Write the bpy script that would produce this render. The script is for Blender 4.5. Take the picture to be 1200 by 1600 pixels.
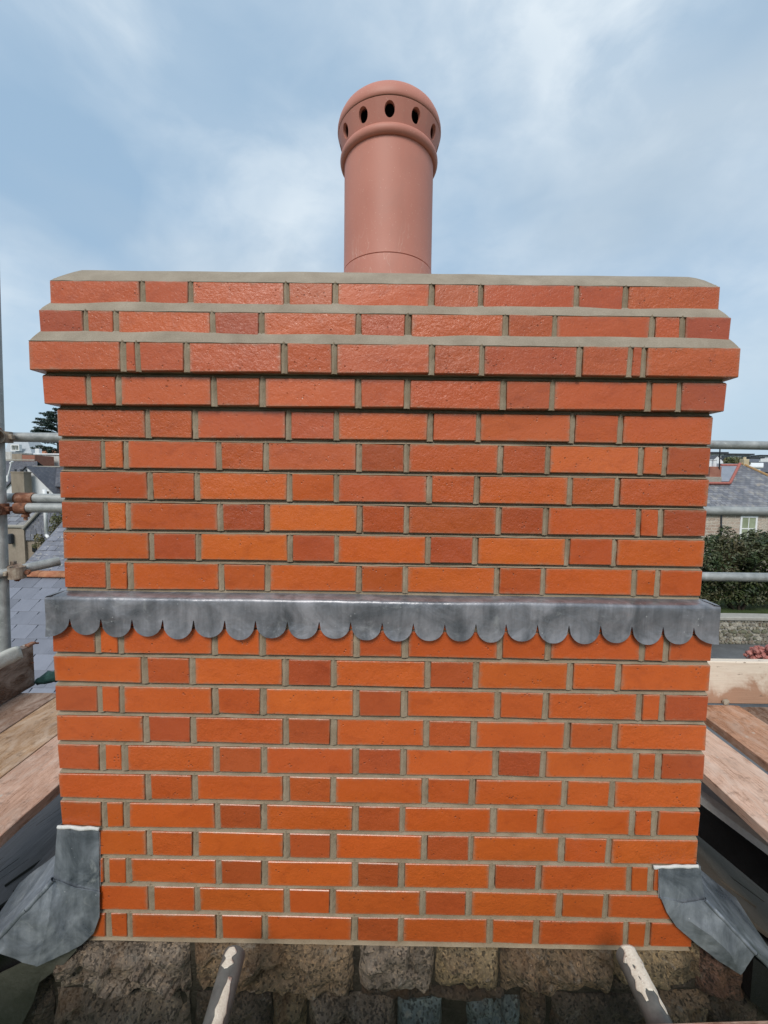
import bpy, bmesh, math, random
from math import sin, cos, tan, radians, pi
from mathutils import Vector, Matrix, noise
random.seed(7)
for o in list(bpy.data.objects): bpy.data.objects.remove(o)
scene = bpy.context.scene
C = scene.collection

# ------------------------------------------------------------------ camera
F = 650.0                                   # focal length in photo pixels (1200 x 1600)
PITCH, YAW, ROLL = 0.073669, 0.004971, 0.012509
CAM = Vector((0.008424, -1.017717, -0.099682))
_R0 = Vector((cos(YAW), sin(YAW), 0)); _F0 = Vector((-sin(YAW), cos(YAW), 0)); _Z = Vector((0, 0, 1))
FWD = cos(PITCH)*_F0 - sin(PITCH)*_Z; _U = sin(PITCH)*_F0 + cos(PITCH)*_Z
RIGHT = cos(ROLL)*_R0 + sin(ROLL)*_U; UP = -sin(ROLL)*_R0 + cos(ROLL)*_U
cd = bpy.data.cameras.new('camera'); cam = bpy.data.objects.new('camera', cd); C.objects.link(cam)
cd.sensor_fit = 'VERTICAL'; cd.sensor_height = 24.0; cd.sensor_width = 18.0
cd.lens = F/1600*24.0; cd.clip_start = 0.01; cd.clip_end = 6000
m = Matrix((RIGHT, UP, -FWD)).transposed().to_4x4(); m.translation = CAM; cam.matrix_world = m
scene.camera = cam
scene.render.resolution_x = 768; scene.render.resolution_y = 1024

# ------------------------------------------------------------------ sky, sun, exposure
SUN_EL, SUN_AZ = radians(44), radians(192)          # azimuth clockwise from +Y: behind the viewer, a little left
world = bpy.data.worlds.new('World'); scene.world = world; world.use_nodes = True
wt = world.node_tree; wt.nodes.clear()
def wn(t, **k):
    n = wt.nodes.new(t)
    for a, b in k.items(): setattr(n, a, b)
    return n
def wl(a, b): wt.links.new(a, b)
wo = wn('ShaderNodeOutputWorld'); bg = wn('ShaderNodeBackground'); bg.inputs[1].default_value = 0.083
sky = wn('ShaderNodeTexSky', sky_type='NISHITA', sun_disc=False, sun_elevation=SUN_EL, sun_rotation=SUN_AZ, air_density=1.0, dust_density=1.2, ozone_density=1.5)
tc = wn('ShaderNodeTexCoord'); sp = wn('ShaderNodeSeparateXYZ'); wl(tc.outputs['Generated'], sp.inputs[0])
def wmath(op, a, b=None):
    n = wn('ShaderNodeMath', operation=op)
    for i, v in enumerate((a, b)):
        if v is None: continue
        if hasattr(v, 'is_linked'): wl(v, n.inputs[i])
        else: n.inputs[i].default_value = v
    return n.outputs[0]
cb = wn('ShaderNodeCombineXYZ'); wl(sp.outputs['X'], cb.inputs[0]); wl(sp.outputs['Y'], cb.inputs[1]); wl(wmath('MULTIPLY', sp.outputs['Z'], 1.7), cb.inputs[2])
def wnoise(scale, detail, rough, off, dist=0.3):
    mp = wn('ShaderNodeMapping'); mp.inputs['Location'].default_value = off; wl(cb.outputs[0], mp.inputs[0])
    n = wn('ShaderNodeTexNoise'); n.inputs['Scale'].default_value = scale; n.inputs['Detail'].default_value = detail
    n.inputs['Roughness'].default_value = rough; n.inputs['Distortion'].default_value = dist; wl(mp.outputs[0], n.inputs['Vector'])
    return n.outputs['Fac']
def wramp(fac, stops):
    r = wn('ShaderNodeValToRGB'); e = r.color_ramp.elements
    e[0].position, e[0].color = stops[0][0], (*stops[0][1], 1); e[1].position, e[1].color = stops[-1][0], (*stops[-1][1], 1)
    for p, c in stops[1:-1]:
        q = e.new(p); q.color = (*c, 1)
    wl(fac, r.inputs[0]); return r.outputs[0]
def wmix(f, a, b):
    n = wn('ShaderNodeMix', data_type='RGBA')
    if hasattr(f, 'is_linked'): wl(f, n.inputs[0])
    else: n.inputs[0].default_value = f
    for s, v in ((n.inputs[6], a), (n.inputs[7], b)):
        if hasattr(v, 'is_linked'): wl(v, s)
        else: s.default_value = (*v, 1)
    return n.outputs[2]
SKYK = 1.0
veil = wmix(0.82, sky.outputs[0], (2.50, 3.62, 4.80))                    # thin high veil over the blue
n1 = wnoise(2.1, 5, 0.48, (2.3, 4.4, .6), .5); n2 = wnoise(5.2, 6, 0.55, (0.4, 5.2, 0)); n3 = wnoise(1.6, 4, 0.5, (7.7, 2.2, 3))
c1 = wramp(n1, [(0.34, (0, 0, 0)), (0.50, (.42, .42, .42)), (0.70, (1, 1, 1))])
c2 = wramp(n2, [(0.36, (.35, .35, .35)), (0.62, (1, 1, 1))])
cf = wmath('MULTIPLY', c1, c2)
grey = wmix(wramp(n3, [(0.42, (0, 0, 0)), (0.66, (1, 1, 1))]), veil, (2.95, 3.75, 4.6))
skyc = wmix(wmath('MULTIPLY', cf, 0.92), grey, (5.1, 5.7, 6.2))
hz = wramp(sp.outputs['Z'], [(0.0, (1, 1, 1)), (0.10, (.7, .7, .7)), (0.36, (0, 0, 0))])
skyc = wmix(wmath('MULTIPLY', hz, 0.5), skyc, (4.1, 5.2, 5.9))
wl(skyc, bg.inputs[0]); wl(bg.outputs[0], wo.inputs[0])
sd = bpy.data.lights.new('sun', 'SUN'); sd.energy = 1.5; sd.angle = radians(24); sd.color = (1.0, 0.95, 0.88)
sun = bpy.data.objects.new('sun', sd); C.objects.link(sun)
sdir = Vector((sin(SUN_AZ)*cos(SUN_EL), cos(SUN_AZ)*cos(SUN_EL), sin(SUN_EL)))
sun.rotation_euler = sdir.to_track_quat('Z', 'Y').to_euler(); sun.location = (0, -5, 12)
vs = scene.view_settings; vs.view_transform = 'Standard'; vs.look = 'None'; vs.gamma = 1; vs.use_curve_mapping = False
vs.exposure = 0.88

# ------------------------------------------------------------------ helpers
def ray(px, py): return (FWD + RIGHT*((px-600)/F) + UP*((800-py)/F))
def PY(px, py, Y):                          # point of that sight line on the upright plane Y
    d = ray(px, py); return CAM + d*((Y-CAM.y)/d.y)
def PZ(px, py, Z):                          # ... on the level plane Z
    d = ray(px, py); return CAM + d*((Z-CAM.z)/d.z)
def PD(px, py, D): return PY(px, py, CAM.y + D)
def mesh(name, v, f, smooth=False):
    me = bpy.data.meshes.new(name); me.from_pydata([tuple(p) for p in v], [], f); me.update()
    if smooth: me.polygons.foreach_set('use_smooth', [True]*len(me.polygons))
    return me
def add(name, me, mat=None, parent=None, loc=None, col=None):
    o = bpy.data.objects.new(name, me); C.objects.link(o)
    if mat and not len(me.materials): me.materials.append(mat)
    if parent: o.parent = parent
    if loc is not None: o.location = loc
    if col: o.color = (*col, 1)
    return o
def tag(o, label, cat, group=None):
    o['label'] = label; o['category'] = cat
    if group: o['group'] = group
    return o
def thing(name, label, cat, loc=(0, 0, 0), group=None, rot=None):
    o = bpy.data.objects.new(name, None); C.objects.link(o); o.location = loc; o.empty_display_size = 0.1
    if rot: o.rotation_euler = rot
    return tag(o, label, cat, group)
class MB:
    def __init__(s): s.v = []; s.f = []
    def q(s, pts):
        n = len(s.v); s.v += [Vector(p) for p in pts]; s.f.append(tuple(range(n, n+len(pts))))
    def box(s, x0, x1, y0, y1, z0, z1, b=0.0, jit=0.0):
        n = len(s.v); j = lambda: random.uniform(-jit, jit)
        if b <= 0:
            for x in (x0, x1):
                for y in (y0, y1):
                    for z in (z0, z1): s.v.append(Vector((x+j(), y+j(), z+j())))
            for f in ((0,1,3,2),(4,6,7,5),(0,4,5,1),(2,3,7,6),(0,2,6,4),(1,5,7,3)): s.f.append(tuple(n+i for i in f))
            return
        idx = {}
        for ix, x in enumerate((x0, x1)):
            for iy, y in enumerate((y0, y1)):
                for iz, z in enumerate((z0, z1)):
                    sx, sy, sz = (b, -b)[ix], (b, -b)[iy], (b, -b)[iz]
                    J = Vector((j(), j(), j()))
                    for a, p in (('x', (x, y+sy, z+sz)), ('y', (x+sx, y, z+sz)), ('z', (x+sx, y+sy, z))):
                        idx[ix, iy, iz, a] = len(s.v); s.v.append(Vector(p)+J)
        g = lambda a, b_, c, k: idx[a, b_, c, k]
        for i, flip in ((0, 0), (1, 1)):
            fs = [[g(i,0,0,'x'), g(i,0,1,'x'), g(i,1,1,'x'), g(i,1,0,'x')],
                  [g(0,i,0,'y'), g(1,i,0,'y'), g(1,i,1,'y'), g(0,i,1,'y')],
                  [g(0,0,i,'z'), g(0,1,i,'z'), g(1,1,i,'z'), g(1,0,i,'z')]]
            for f in fs: s.f.append(tuple(f[::-1] if flip else f))
        for a in (0, 1):
            for c in (0, 1):
                fl = lambda f, k: s.f.append(tuple(f if k else f[::-1]))
                fl([g(0,a,c,'y'), g(1,a,c,'y'), g(1,a,c,'z'), g(0,a,c,'z')], a ^ c)
                fl([g(a,0,c,'z'), g(a,1,c,'z'), g(a,1,c,'x'), g(a,0,c,'x')], a ^ c)
                fl([g(a,c,0,'x'), g(a,c,1,'x'), g(a,c,1,'y'), g(a,c,0,'y')], a ^ c)
        for a in (0, 1):
            for b_ in (0, 1):
                for c in (0, 1):
                    f = [g(a,b_,c,'x'), g(a,b_,c,'y'), g(a,b_,c,'z')]
                    s.f.append(tuple(f if (a+b_+c) % 2 else f[::-1]))
    def tube(s, a, b, r, n=20, wall=0.0, cap=True, r2=None):
        a, b = Vector(a), Vector(b); d = (b-a).normalized(); u = d.orthogonal().normalized(); w = d.cross(u)
        k = len(s.v); r2 = r if r2 is None else r2
        for p, rr in ((a, r), (b, r2)):
            for i in range(n): t = 2*pi*i/n; s.v.append(p + (u*cos(t)+w*sin(t))*rr)
        for i in range(n): s.f.append((k+i, k+(i+1) % n, k+n+(i+1) % n, k+n+i))
        if wall:
            dp = min(.2, (b-a).length*.49)
            for p, q in ((a, a+d*dp), (b, b-d*dp)):
                e = len(s.v)
                for i in range(n): t = 2*pi*i/n; s.v.append(p + (u*cos(t)+w*sin(t))*(r-wall))
                for i in range(n): t = 2*pi*i/n; s.v.append(q + (u*cos(t)+w*sin(t))*(r-wall))
                o0 = k if p is a else k+n
                for i in range(n):
                    i2 = (i+1) % n
                    f1, f2 = (o0+i, e+i, e+i2, o0+i2), (e+i, e+n+i, e+n+i2, e+i2)
                    if p is a: s.f += [f1[::1], f2]
                    else: s.f += [f1[::-1], f2[::-1]]
                s.f.append(tuple(range(e+n, e+2*n)))
        elif cap: s.f += [tuple(range(k+n-1, k-1, -1)), tuple(range(k+n, k+2*n))]
    def lathe(s, prof, n=64, cx=0, cy=0):
        k = len(s.v)
        for r, z in prof:
            for i in range(n): t = 2*pi*i/n; s.v.append(Vector((cx+r*cos(t), cy+r*sin(t), z)))
        for j in range(len(prof)-1):
            for i in range(n):
                i2 = (i+1) % n; s.f.append((k+j*n+i, k+j*n+i2, k+(j+1)*n+i2, k+(j+1)*n+i))
    def me(s, name, smooth=False): return mesh(name, s.v, s.f, smooth)
    def build(s, name, mat, parent=None, smooth=False, loc=None, col=None): return add(name, s.me(name, smooth), mat, parent, loc, col)
def subsurf(o, lv=2, kind='CATMULL_CLARK'):
    md = o.modifiers.new('s', 'SUBSURF'); md.levels = md.render_levels = lv; md.subdivision_type = kind
def solidify(o, t, off=-1):
    md = o.modifiers.new('t', 'SOLIDIFY'); md.thickness = t; md.offset = off
def bevel(o, w, seg=1):
    md = o.modifiers.new('b', 'BEVEL'); md.width = w; md.segments = seg

# ------------------------------------------------------------------ materials
class MT:
    def __init__(s, name):
        s.m = bpy.data.materials.new(name); s.m.use_nodes = True; s.t = s.m.node_tree; s.b = s.t.nodes['Principled BSDF']
    def n(s, t, **k):
        x = s.t.nodes.new(t)
        for a, b in k.items(): setattr(x, a, b)
        return x
    def l(s, a, b): s.t.links.new(a, b)
    def put(s, sock, v):
        if hasattr(v, 'is_linked'): s.l(v, sock)
        elif isinstance(v, (tuple, list)) and len(v) == 3 and sock.type == 'RGBA': sock.default_value = (*v, 1)
        else: sock.default_value = v
    def coord(s, scale=(1, 1, 1), rnd=True, kind='Object'):
        tc = s.n('ShaderNodeTexCoord'); mp = s.n('ShaderNodeMapping'); mp.inputs['Scale'].default_value = scale
        s.l(tc.outputs[kind], mp.inputs[0])
        if rnd:
            oi = s.n('ShaderNodeObjectInfo'); mu = s.n('ShaderNodeMath', operation='MULTIPLY'); mu.inputs[1].default_value = 37.0
            s.l(oi.outputs['Random'], mu.inputs[0]); s.l(mu.outputs[0], mp.inputs['Location'])
        return mp.outputs[0]
    def noise(s, co, scale, detail=4, rough=.55, dist=0.0):
        x = s.n('ShaderNodeTexNoise'); s.l(co, x.inputs['Vector'])
        for k, v in (('Scale', scale), ('Detail', detail), ('Roughness', rough), ('Distortion', dist)): x.inputs[k].default_value = v
        return x.outputs['Fac']
    def voro(s, co, scale, feat='F1', out='Distance', rand=1.0):
        x = s.n('ShaderNodeTexVoronoi', feature=feat); s.l(co, x.inputs['Vector']); x.inputs['Scale'].default_value = scale
        x.inputs['Randomness'].default_value = rand
        return x.outputs[out]
    def ramp(s, fac, stops):
        r = s.n('ShaderNodeValToRGB'); e = r.color_ramp.elements
        g = lambda c: (c, c, c, 1) if not isinstance(c, (tuple, list)) else (*c, 1)
        e[0].position, e[0].color = stops[0][0], g(stops[0][1]); e[1].position, e[1].color = stops[-1][0], g(stops[-1][1])
        for p, c in stops[1:-1]:
            q = e.new(p); q.color = g(c)
        s.l(fac, r.inputs[0]); return r.outputs[0]
    def mix(s, f, a, b, blend='MIX'):
        x = s.n('ShaderNodeMix', data_type='RGBA', blend_type=blend)
        s.put(x.inputs[0], f); s.put(x.inputs[6], a); s.put(x.inputs[7], b); return x.outputs[2]
    def math(s, op, a, b=0.0):
        x = s.n('ShaderNodeMath', operation=op); s.put(x.inputs[0], a); s.put(x.inputs[1], b); return x.outputs[0]
    def ocol(s):
        return s.n('ShaderNodeObjectInfo').outputs['Color']
    def bump(s, h, strength=.3, dist=.003, prev=None):
        b = s.n('ShaderNodeBump'); b.inputs['Strength'].default_value = strength; b.inputs['Distance'].default_value = dist
        s.l(h, b.inputs['Height'])
        if prev: s.l(prev, b.inputs['Normal'])
        return b.outputs[0]
    def done(s, col, rough=.6, spec=.5, normal=None, metal=0.0, coat=0.0, coatr=.2):
        s.put(s.b.inputs['Base Color'], col); s.put(s.b.inputs['Roughness'], rough); s.put(s.b.inputs['Specular IOR Level'], spec)
        s.put(s.b.inputs['Metallic'], metal); s.put(s.b.inputs['Coat Weight'], coat); s.put(s.b.inputs['Coat Roughness'], coatr)
        if normal:
            s.l(normal, s.b.inputs['Normal'])
        return s.m

def m_brick():
    t = MT('brick'); co = t.coord(); base = t.ocol()
    big = t.noise(co, 9, 3, .5); c = t.mix(t.ramp(big, [(.35, 0.0), (.75, .38)]), base, t.mix(1.0, base, (.80, .66, .62), 'MULTIPLY'))
    fine = t.noise(co, 90, 4, .6); c = t.mix(t.ramp(fine, [(.35, 0), (.75, .30)]), c, t.mix(1.0, c, (1.16, 1.18, 1.2), 'MULTIPLY'))
    tone = t.noise(t.coord((1, 1, 1.6)), 17, 5, .65, .8); c = t.mix(t.ramp(tone, [(.52, 0.0), (.72, .45)]), c, t.mix(1.0, c, (.66, .58, .60), 'MULTIPLY'))
    gn = t.n('ShaderNodeTexCoord'); gs = t.n('ShaderNodeSeparateXYZ'); t.l(gn.outputs['Generated'], gs.inputs[0])
    ez = t.math('MULTIPLY', t.math('MINIMUM', gs.outputs['Z'], t.math('SUBTRACT', 1.0, gs.outputs['Z'])), .065)
    ex = t.math('MULTIPLY', t.math('MINIMUM', gs.outputs['X'], t.math('SUBTRACT', 1.0, gs.outputs['X'])), .15)
    edge = t.math('ADD', t.math('MINIMUM', ez, ex), t.math('MULTIPLY', t.math('SUBTRACT', t.noise(co, 45, 5, .7), .5), .016))
    c = t.mix(t.ramp(edge, [(.0, .62), (.0022, .30), (.0055, 0.0)]), c, (.30, .19, .12))
    pit = t.voro(co, 110); sel = t.noise(co, 30, 3, .6)
    pits = t.math('MULTIPLY', t.ramp(pit, [(.0, 1.0), (.16, 1.0), (.28, 0.0)]), t.ramp(sel, [(.56, 0.0), (.66, 1.0)]))
    c = t.mix(t.math('MULTIPLY', pits, .6), c, (.12, .032, .014))
    # a drag-faced clay skin: creased grain that is stronger on some bricks than on others
    oi = t.n('ShaderNodeObjectInfo'); rs = t.math('ADD', t.math('MULTIPLY', oi.outputs['Random'], .8), .35)
    grain = t.noise(co, 150, 5, .62, .8); lump = t.noise(co, 42, 4, .6)
    h = t.math('ADD', t.math('MULTIPLY', grain, .55), t.math('MULTIPLY', lump, .9)); h = t.math('MULTIPLY', h, rs); h = t.math('SUBTRACT', h, t.math('MULTIPLY', pits, .5))
    nb = t.bump(h, .60, .0046)
    return t.done(c, t.ramp(lump, [(.3, .26), (.7, .42)]), .5, nb, coat=.26, coatr=.20)
M = {}
M['brick'] = m_brick()
def m_mortar(name, base, light, sand=.5):
    t = MT(name); co = t.coord()
    a = t.noise(co, 14, 5, .6); c = t.mix(t.ramp(a, [(.3, 0.0), (.72, 1.0)]), base, light)
    g = t.noise(co, 420, 2, .7); c = t.mix(t.ramp(g, [(.35, .35), (.65, 0.0)]), c, t.mix(1.0, c, (.62, .6, .55), 'MULTIPLY'))
    return t.done(c, .85, .3, t.bump(t.math('ADD', g, t.math('MULTIPLY', t.noise(co, 60, 4, .6), 1.2)), sand, .002))
M['mortar'] = m_mortar('mortar', (.218, .168, .110), (.355, .288, .206))
M['flaunch'] = m_mortar('flaunching_mortar', (.255, .212, .162), (.355, .303, .238), .5)
def m_pot():
    t = MT('terracotta'); co = t.coord(rnd=False)
    a = t.noise(co, 5, 4, .5); c = t.mix(t.ramp(a, [(.3, 0.0), (.7, 1.0)]), (.450, .175, .126), (.520, .218, .162))
    st = t.coord((6, 6, .6), False); b = t.noise(st, 5, 5, .6); c = t.mix(t.ramp(b, [(.5, 0.0), (.8, .3)]), c, (.46, .22, .175))
    w = t.coord((5, 5, 1.6), False); sc = t.noise(w, 9, 2, .5, .3)
    lo = t.n('ShaderNodeSeparateXYZ'); tcx = t.n('ShaderNodeTexCoord'); t.l(tcx.outputs['Object'], lo.inputs[0])
    low = t.ramp(lo.outputs['Z'], [(.0, 1.0), (.17, .8), (.24, 0.0)])
    c = t.mix(t.math('MULTIPLY', t.ramp(sc, [(.600, 0.0), (.615, .6), (.63, 0.0)]), low), c, (.62, .40, .33))
    f = t.noise(co, 260, 3, .6); sm = t.noise(t.coord((1, 1, .5), False), 11, 6, .7, .6); c = t.mix(t.ramp(sm, [(.50, 0.0), (.68, .25)]), c, (.36, .18, .14)); sk = t.voro(co, 95); c = t.mix(t.math('MULTIPLY', t.ramp(sk, [(.06, .7), (.14, 0.0)]), t.ramp(sm, [(.55, 1.0), (.60, 0.0)])), c, (.60, .36, .28))
    return t.done(c, t.ramp(a, [(.3, .50), (.7, .62)]), .35, t.bump(t.math('ADD', f, t.math('MULTIPLY', t.noise(co, 30, 3, .5), .7)), .12, .002))
M['pot'] = m_pot()
M['soot'] = MT('soot').done((.012, .010, .010), .9, .1)
def m_lead(name, dark, light, white, rough=(.34, .58)):
    t = MT(name); co = t.coord(rnd=False)
    a = t.noise(co, 9, 6, .65, .9); c = t.mix(t.ramp(a, [(.36, 0.0), (.64, 1.0)]), dark, light)
    st = t.coord((9, 9, 1.2), False); b = t.noise(st, 4, 4, .6, .4); c = t.mix(t.ramp(b, [(.42, 0.0), (.66, .7)]), c, t.mix(1.0, c, (.52, .54, .55), 'MULTIPLY'))
    e = t.noise(co, 16, 6, .7, 1.0); c = t.mix(t.ramp(e, [(.58, 0.0), (.74, white)]), c, (.42, .43, .43))
    sp = t.voro(co, 48); se = t.noise(co, 12, 2, .5); c = t.mix(t.math('MULTIPLY', t.ramp(sp, [(.03, .7), (.09, 0.0)]), t.ramp(se, [(.5, 0.0), (.56, 1.0)])), c, (.62, .63, .63))
    n = t.bump(t.noise(co, 11, 4, .5, .3), .35, .02, t.bump(t.noise(co, 90, 4, .6), .12, .003))
    return t.done(c, t.ramp(a, [(.3, rough[0]), (.7, rough[1])]), .6, n, metal=.38)
M['lead'] = m_lead('lead_sheet', (.150, .155, .170), (.310, .305, .325), .55, (.26, .46))
M['lead_old'] = m_lead('lead_dressed', (.110, .126, .148), (.310, .332, .362), .8, (.24, .46))
M['sealant'] = m_mortar('white_sealant', (.46, .46, .44), (.70, .70, .68), .6)
def m_wood(name='scaffold_timber', rough=(.18, .48), contrast=1.0):
    t = MT(name); base = t.ocol(); co = t.coord((14, 1.0, 14)); co2 = t.coord()
    g = t.noise(co, 7, 6, .65, 1.6); c = t.mix(t.ramp(g, [(.3, 0.0), (.7, .75*contrast)]), base, t.mix(1.0, base, (.50, .42, .36), 'MULTIPLY'))
    g2 = t.noise(t.coord((34, 1.6, 34)), 9, 4, .7, .5); c = t.mix(t.ramp(g2, [(.54, 0.0), (.62, .55)]), c, t.mix(1.0, c, (.36, .27, .22), 'MULTIPLY'))
    w = t.noise(t.coord((1.6, .7, 1.6)), 9, 7, .7, 1.2); c = t.mix(t.ramp(w, [(.46, 0.0), (.62, .7)]), c, t.mix(.5, base, (.60, .52, .45)))
    dm = t.noise(co2, 2.6, 5, .6, .8); c = t.mix(t.ramp(dm, [(.48, 0.0), (.64, .42)]), c, t.mix(1.0, c, (.52, .44, .38), 'MULTIPLY'))
    s = t.noise(co2, 23, 4, .7); c = t.mix(t.ramp(s, [(.56, 0.0), (.70, .7)]), c, t.mix(1.0, c, (.42, .36, .32), 'MULTIPLY'))
    ms = t.voro(co2, 26); mz = t.noise(co2, 7, 3, .6); c = t.mix(t.math('MULTIPLY', t.ramp(ms, [(.10, .75), (.20, 0.0)]), t.ramp(mz, [(.56, 0.0), (.60, 1.0)])), c, (.55, .50, .43))
    k = t.voro(t.coord((2.1, .8, 2.1)), 2.3); c = t.mix(t.ramp(k, [(.03, .7), (.085, 0.0)]), c, (.09, .045, .025))
    return t.done(c, t.ramp(w, [(.35, rough[0]), (.65, rough[1])]), .36, t.bump(t.math('ADD', g, g2), .6, .006))
M['wood'] = m_wood()
def m_toe():
    t = MT('painted_toe_board'); co = t.coord((1, 2.2, 2.2)); co2 = t.coord()
    z = t.n('ShaderNodeSeparateXYZ'); tx = t.n('ShaderNodeTexCoord'); t.l(tx.outputs['Object'], z.inputs[0])
    e = t.noise(co2, 5, 6, .65, .8); k = t.math('ADD', t.math('MULTIPLY', z.outputs['Z'], 4.2), t.math('MULTIPLY', t.math('SUBTRACT', e, .5), 1.7))
    c = t.mix(t.ramp(k, [(.22, 0.0), (.42, .75), (.60, 1.0)]), (.40, .235, .155), (.70, .60, .49))
    s = t.noise(t.coord((1, 3, 3)), 20, 4, .65, .5); c = t.mix(t.ramp(s, [(.62, 0.0), (.70, .8)]), c, (.20, .14, .10))
    g = t.noise(t.coord((1.0, 20, 20)), 5, 5, .6, 1.0); c = t.mix(t.ramp(g, [(.4, 0.0), (.75, .4)]), c, t.mix(1.0, c, (.7, .6, .52), 'MULTIPLY'))
    return t.done(c, .55, .4, t.bump(t.math('ADD', e, t.math('MULTIPLY', g, .5)), .35, .006))
M['toe'] = m_toe()
def m_steel():
    t = MT('galvanised_tube'); co = t.coord()
    a = t.noise(co, 14, 6, .65, .5); c = t.mix(t.ramp(a, [(.3, 0.0), (.7, 1.0)]), (.22, .23, .225), (.42, .43, .42))
    b = t.noise(co, 60, 4, .7); c = t.mix(t.ramp(b, [(.60, 0.0), (.72, .8)]), c, (.52, .52, .50))
    r = t.noise(co, 9, 5, .7); c = t.mix(t.ramp(r, [(.62, 0.0), (.76, .6)]), c, (.16, .10, .07))
    return t.done(c, t.ramp(a, [(.3, .35), (.7, .6)]), .5, t.bump(b, .2, .002), metal=.35)
M['steel'] = m_steel()
def m_flake(name, lo, hi):
    t = MT(name); co = t.coord((5, 1.5, 5)); e = t.noise(co, 9, 5, .6, .7)
    d = t.noise(t.coord(), 40, 5, .65); c = t.mix(t.ramp(d, [(.3, 0.0), (.7, 1.0)]), (.075, .082, .078), (.145, .152, .142))
    p = t.ramp(e, [(lo, 0.0), (hi, 1.0)]); c = t.mix(p, c, t.mix(t.noise(t.coord(), 30, 3, .6), (.62, .55, .42), (.82, .78, .68)))
    return t.done(c, .5, .5, t.bump(t.math('ADD', t.math('MULTIPLY', p, 1.0), t.math('MULTIPLY', d, .4)), .35, .003), metal=0.0)
M['flake'] = m_flake('flaking_paint_tube', .74, .76)
M['flake_patch'] = m_flake('flaking_paint', .30, .33)
def m_rust():
    t = MT('rusty_steel'); co = t.coord(); a = t.noise(co, 25, 6, .7)
    c = t.ramp(a, [(.3, (.05, .025, .018)), (.5, (.19, .075, .04)), (.7, (.33, .20, .14))])
    return t.done(c, .8, .3, t.bump(a, .5, .004))
M['rust'] = m_rust()
def m_dullclamp():
    t = MT('weathered_clamp'); co = t.coord(); a = t.noise(co, 22, 6, .7)
    c = t.ramp(a, [(.3, (.10, .06, .045)), (.5, (.26, .20, .15)), (.72, (.42, .38, .30))])
    return t.done(c, .7, .4, t.bump(a, .5, .004))
M['clamp'] = m_dullclamp()
def m_slate(name, tint, wet=.3, mott=.5, lichen=0.0, spec=.5):
    t = MT(name); co = t.coord(); oi = t.n('ShaderNodeObjectInfo')
    c = t.mix(oi.outputs['Random'], tuple(v*.78 for v in tint), tuple(v*1.25 for v in tint))
    a = t.noise(co, 6, 6, .65, .3); c = t.mix(t.ramp(a, [(.35, 0.0), (.75, mott)]), c, tuple(v*1.9+.02 for v in tint))
    s = t.noise(t.coord((18, 1.6, 1.6)), 5, 4, .6); c = t.mix(t.ramp(s, [(.5, 0.0), (.8, .22)]), c, tuple(v*.5 for v in tint))
    if lichen:
        l = t.noise(co, 16, 6, .7); c = t.mix(t.ramp(l, [(.55, 0.0), (.66, lichen)]), c, (.46, .43, .36))
    return t.done(c, t.ramp(a, [(.3, wet), (.7, wet+.22)]), spec, t.bump(t.math('ADD', t.noise(co, 40, 5, .65), a), .25, .006))
M['slate_new'] = m_slate('new_slate', (.150, .158, .190), .38, .18)
M['slate_old'] = m_slate('old_slate', (.120, .125, .150), .5, .65, .55)
M['slate_wet'] = m_slate('wet_slate', (.021, .021, .022), .36, .35, 0.0, .25)
M['slate_wet_brown'] = m_slate('wet_brown_slate', (.050, .041, .032), .42, .55, 0.0, .18)
M['slate_far'] = m_slate('far_slate', (.085, .088, .105), .5, .5, .2)
def m_course_roof(name, tint, light, sx, sy, lich):
    t = MT(name); tx = t.n('ShaderNodeTexCoord'); br = t.n('ShaderNodeTexBrick'); t.l(tx.outputs['Object'], br.inputs['Vector'])
    br.inputs['Scale'].default_value = 1.0; br.inputs['Brick Width'].default_value = sx; br.inputs['Row Height'].default_value = sy
    br.inputs['Mortar Size'].default_value = .012; br.inputs['Bias'].default_value = -.2
    br.inputs['Color1'].default_value = (*tint, 1); br.inputs['Color2'].default_value = (*light, 1); br.inputs['Mortar'].default_value = (*(v*.35 for v in tint), 1)
    co = t.coord(rnd=False); a = t.noise(co, 2.2, 7, .75, .4); c = t.mix(t.ramp(a, [(.5, 0.0), (.72, lich)]), br.outputs['Color'], (.40, .37, .31))
    b = t.noise(co, .6, 4, .6); c = t.mix(t.ramp(b, [(.4, 0.0), (.7, .6)]), c, t.mix(1.0, c, (.55, .56, .62), 'MULTIPLY'))
    o = t.noise(co, 1.1, 6, .75); c = t.mix(t.ramp(o, [(.62, 0.0), (.75, lich*.7)]), c, (.36, .22, .10))
    return t.done(c, .55, .4, t.bump(t.math('ADD', br.outputs['Fac'], t.noise(co, 9, 5, .7)), .5, .04))
M['roof_lichen'] = m_course_roof('lichened_slate_roof', (.14, .145, .165), (.25, .255, .28), .32, .22, .8)
M['roof_dark'] = m_course_roof('dark_slate_roof', (.075, .078, .095), (.115, .118, .14), .4, .3, .25)
def m_plain(name, c1, c2, scale=3.0, rough=.8, bump=.3, dist=.01, spec=.3, streak=False):
    t = MT(name); co = t.coord((1, 1, .35) if streak else (1, 1, 1)); a = t.noise(co, scale, 6, .65, .3)
    f = t.noise(t.coord(), scale*9, 4, .65); c = t.mix(t.ramp(a, [(.3, 0.0), (.7, 1.0)]), c1, c2)
    c = t.mix(t.ramp(f, [(.4, .25), (.6, 0.0)]), c, t.mix(1.0, c, (.6, .58, .55), 'MULTIPLY'))
    return t.done(c, rough, spec, t.bump(t.math('ADD', a, f), bump, dist))
M['white_render'] = m_plain('white_render', (.60, .62, .64), (.76, .78, .80), 1.5, streak=True)
M['dirty_render'] = m_plain('stained_render', (.36, .35, .33), (.66, .65, .62), 2.5, streak=True)
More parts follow.
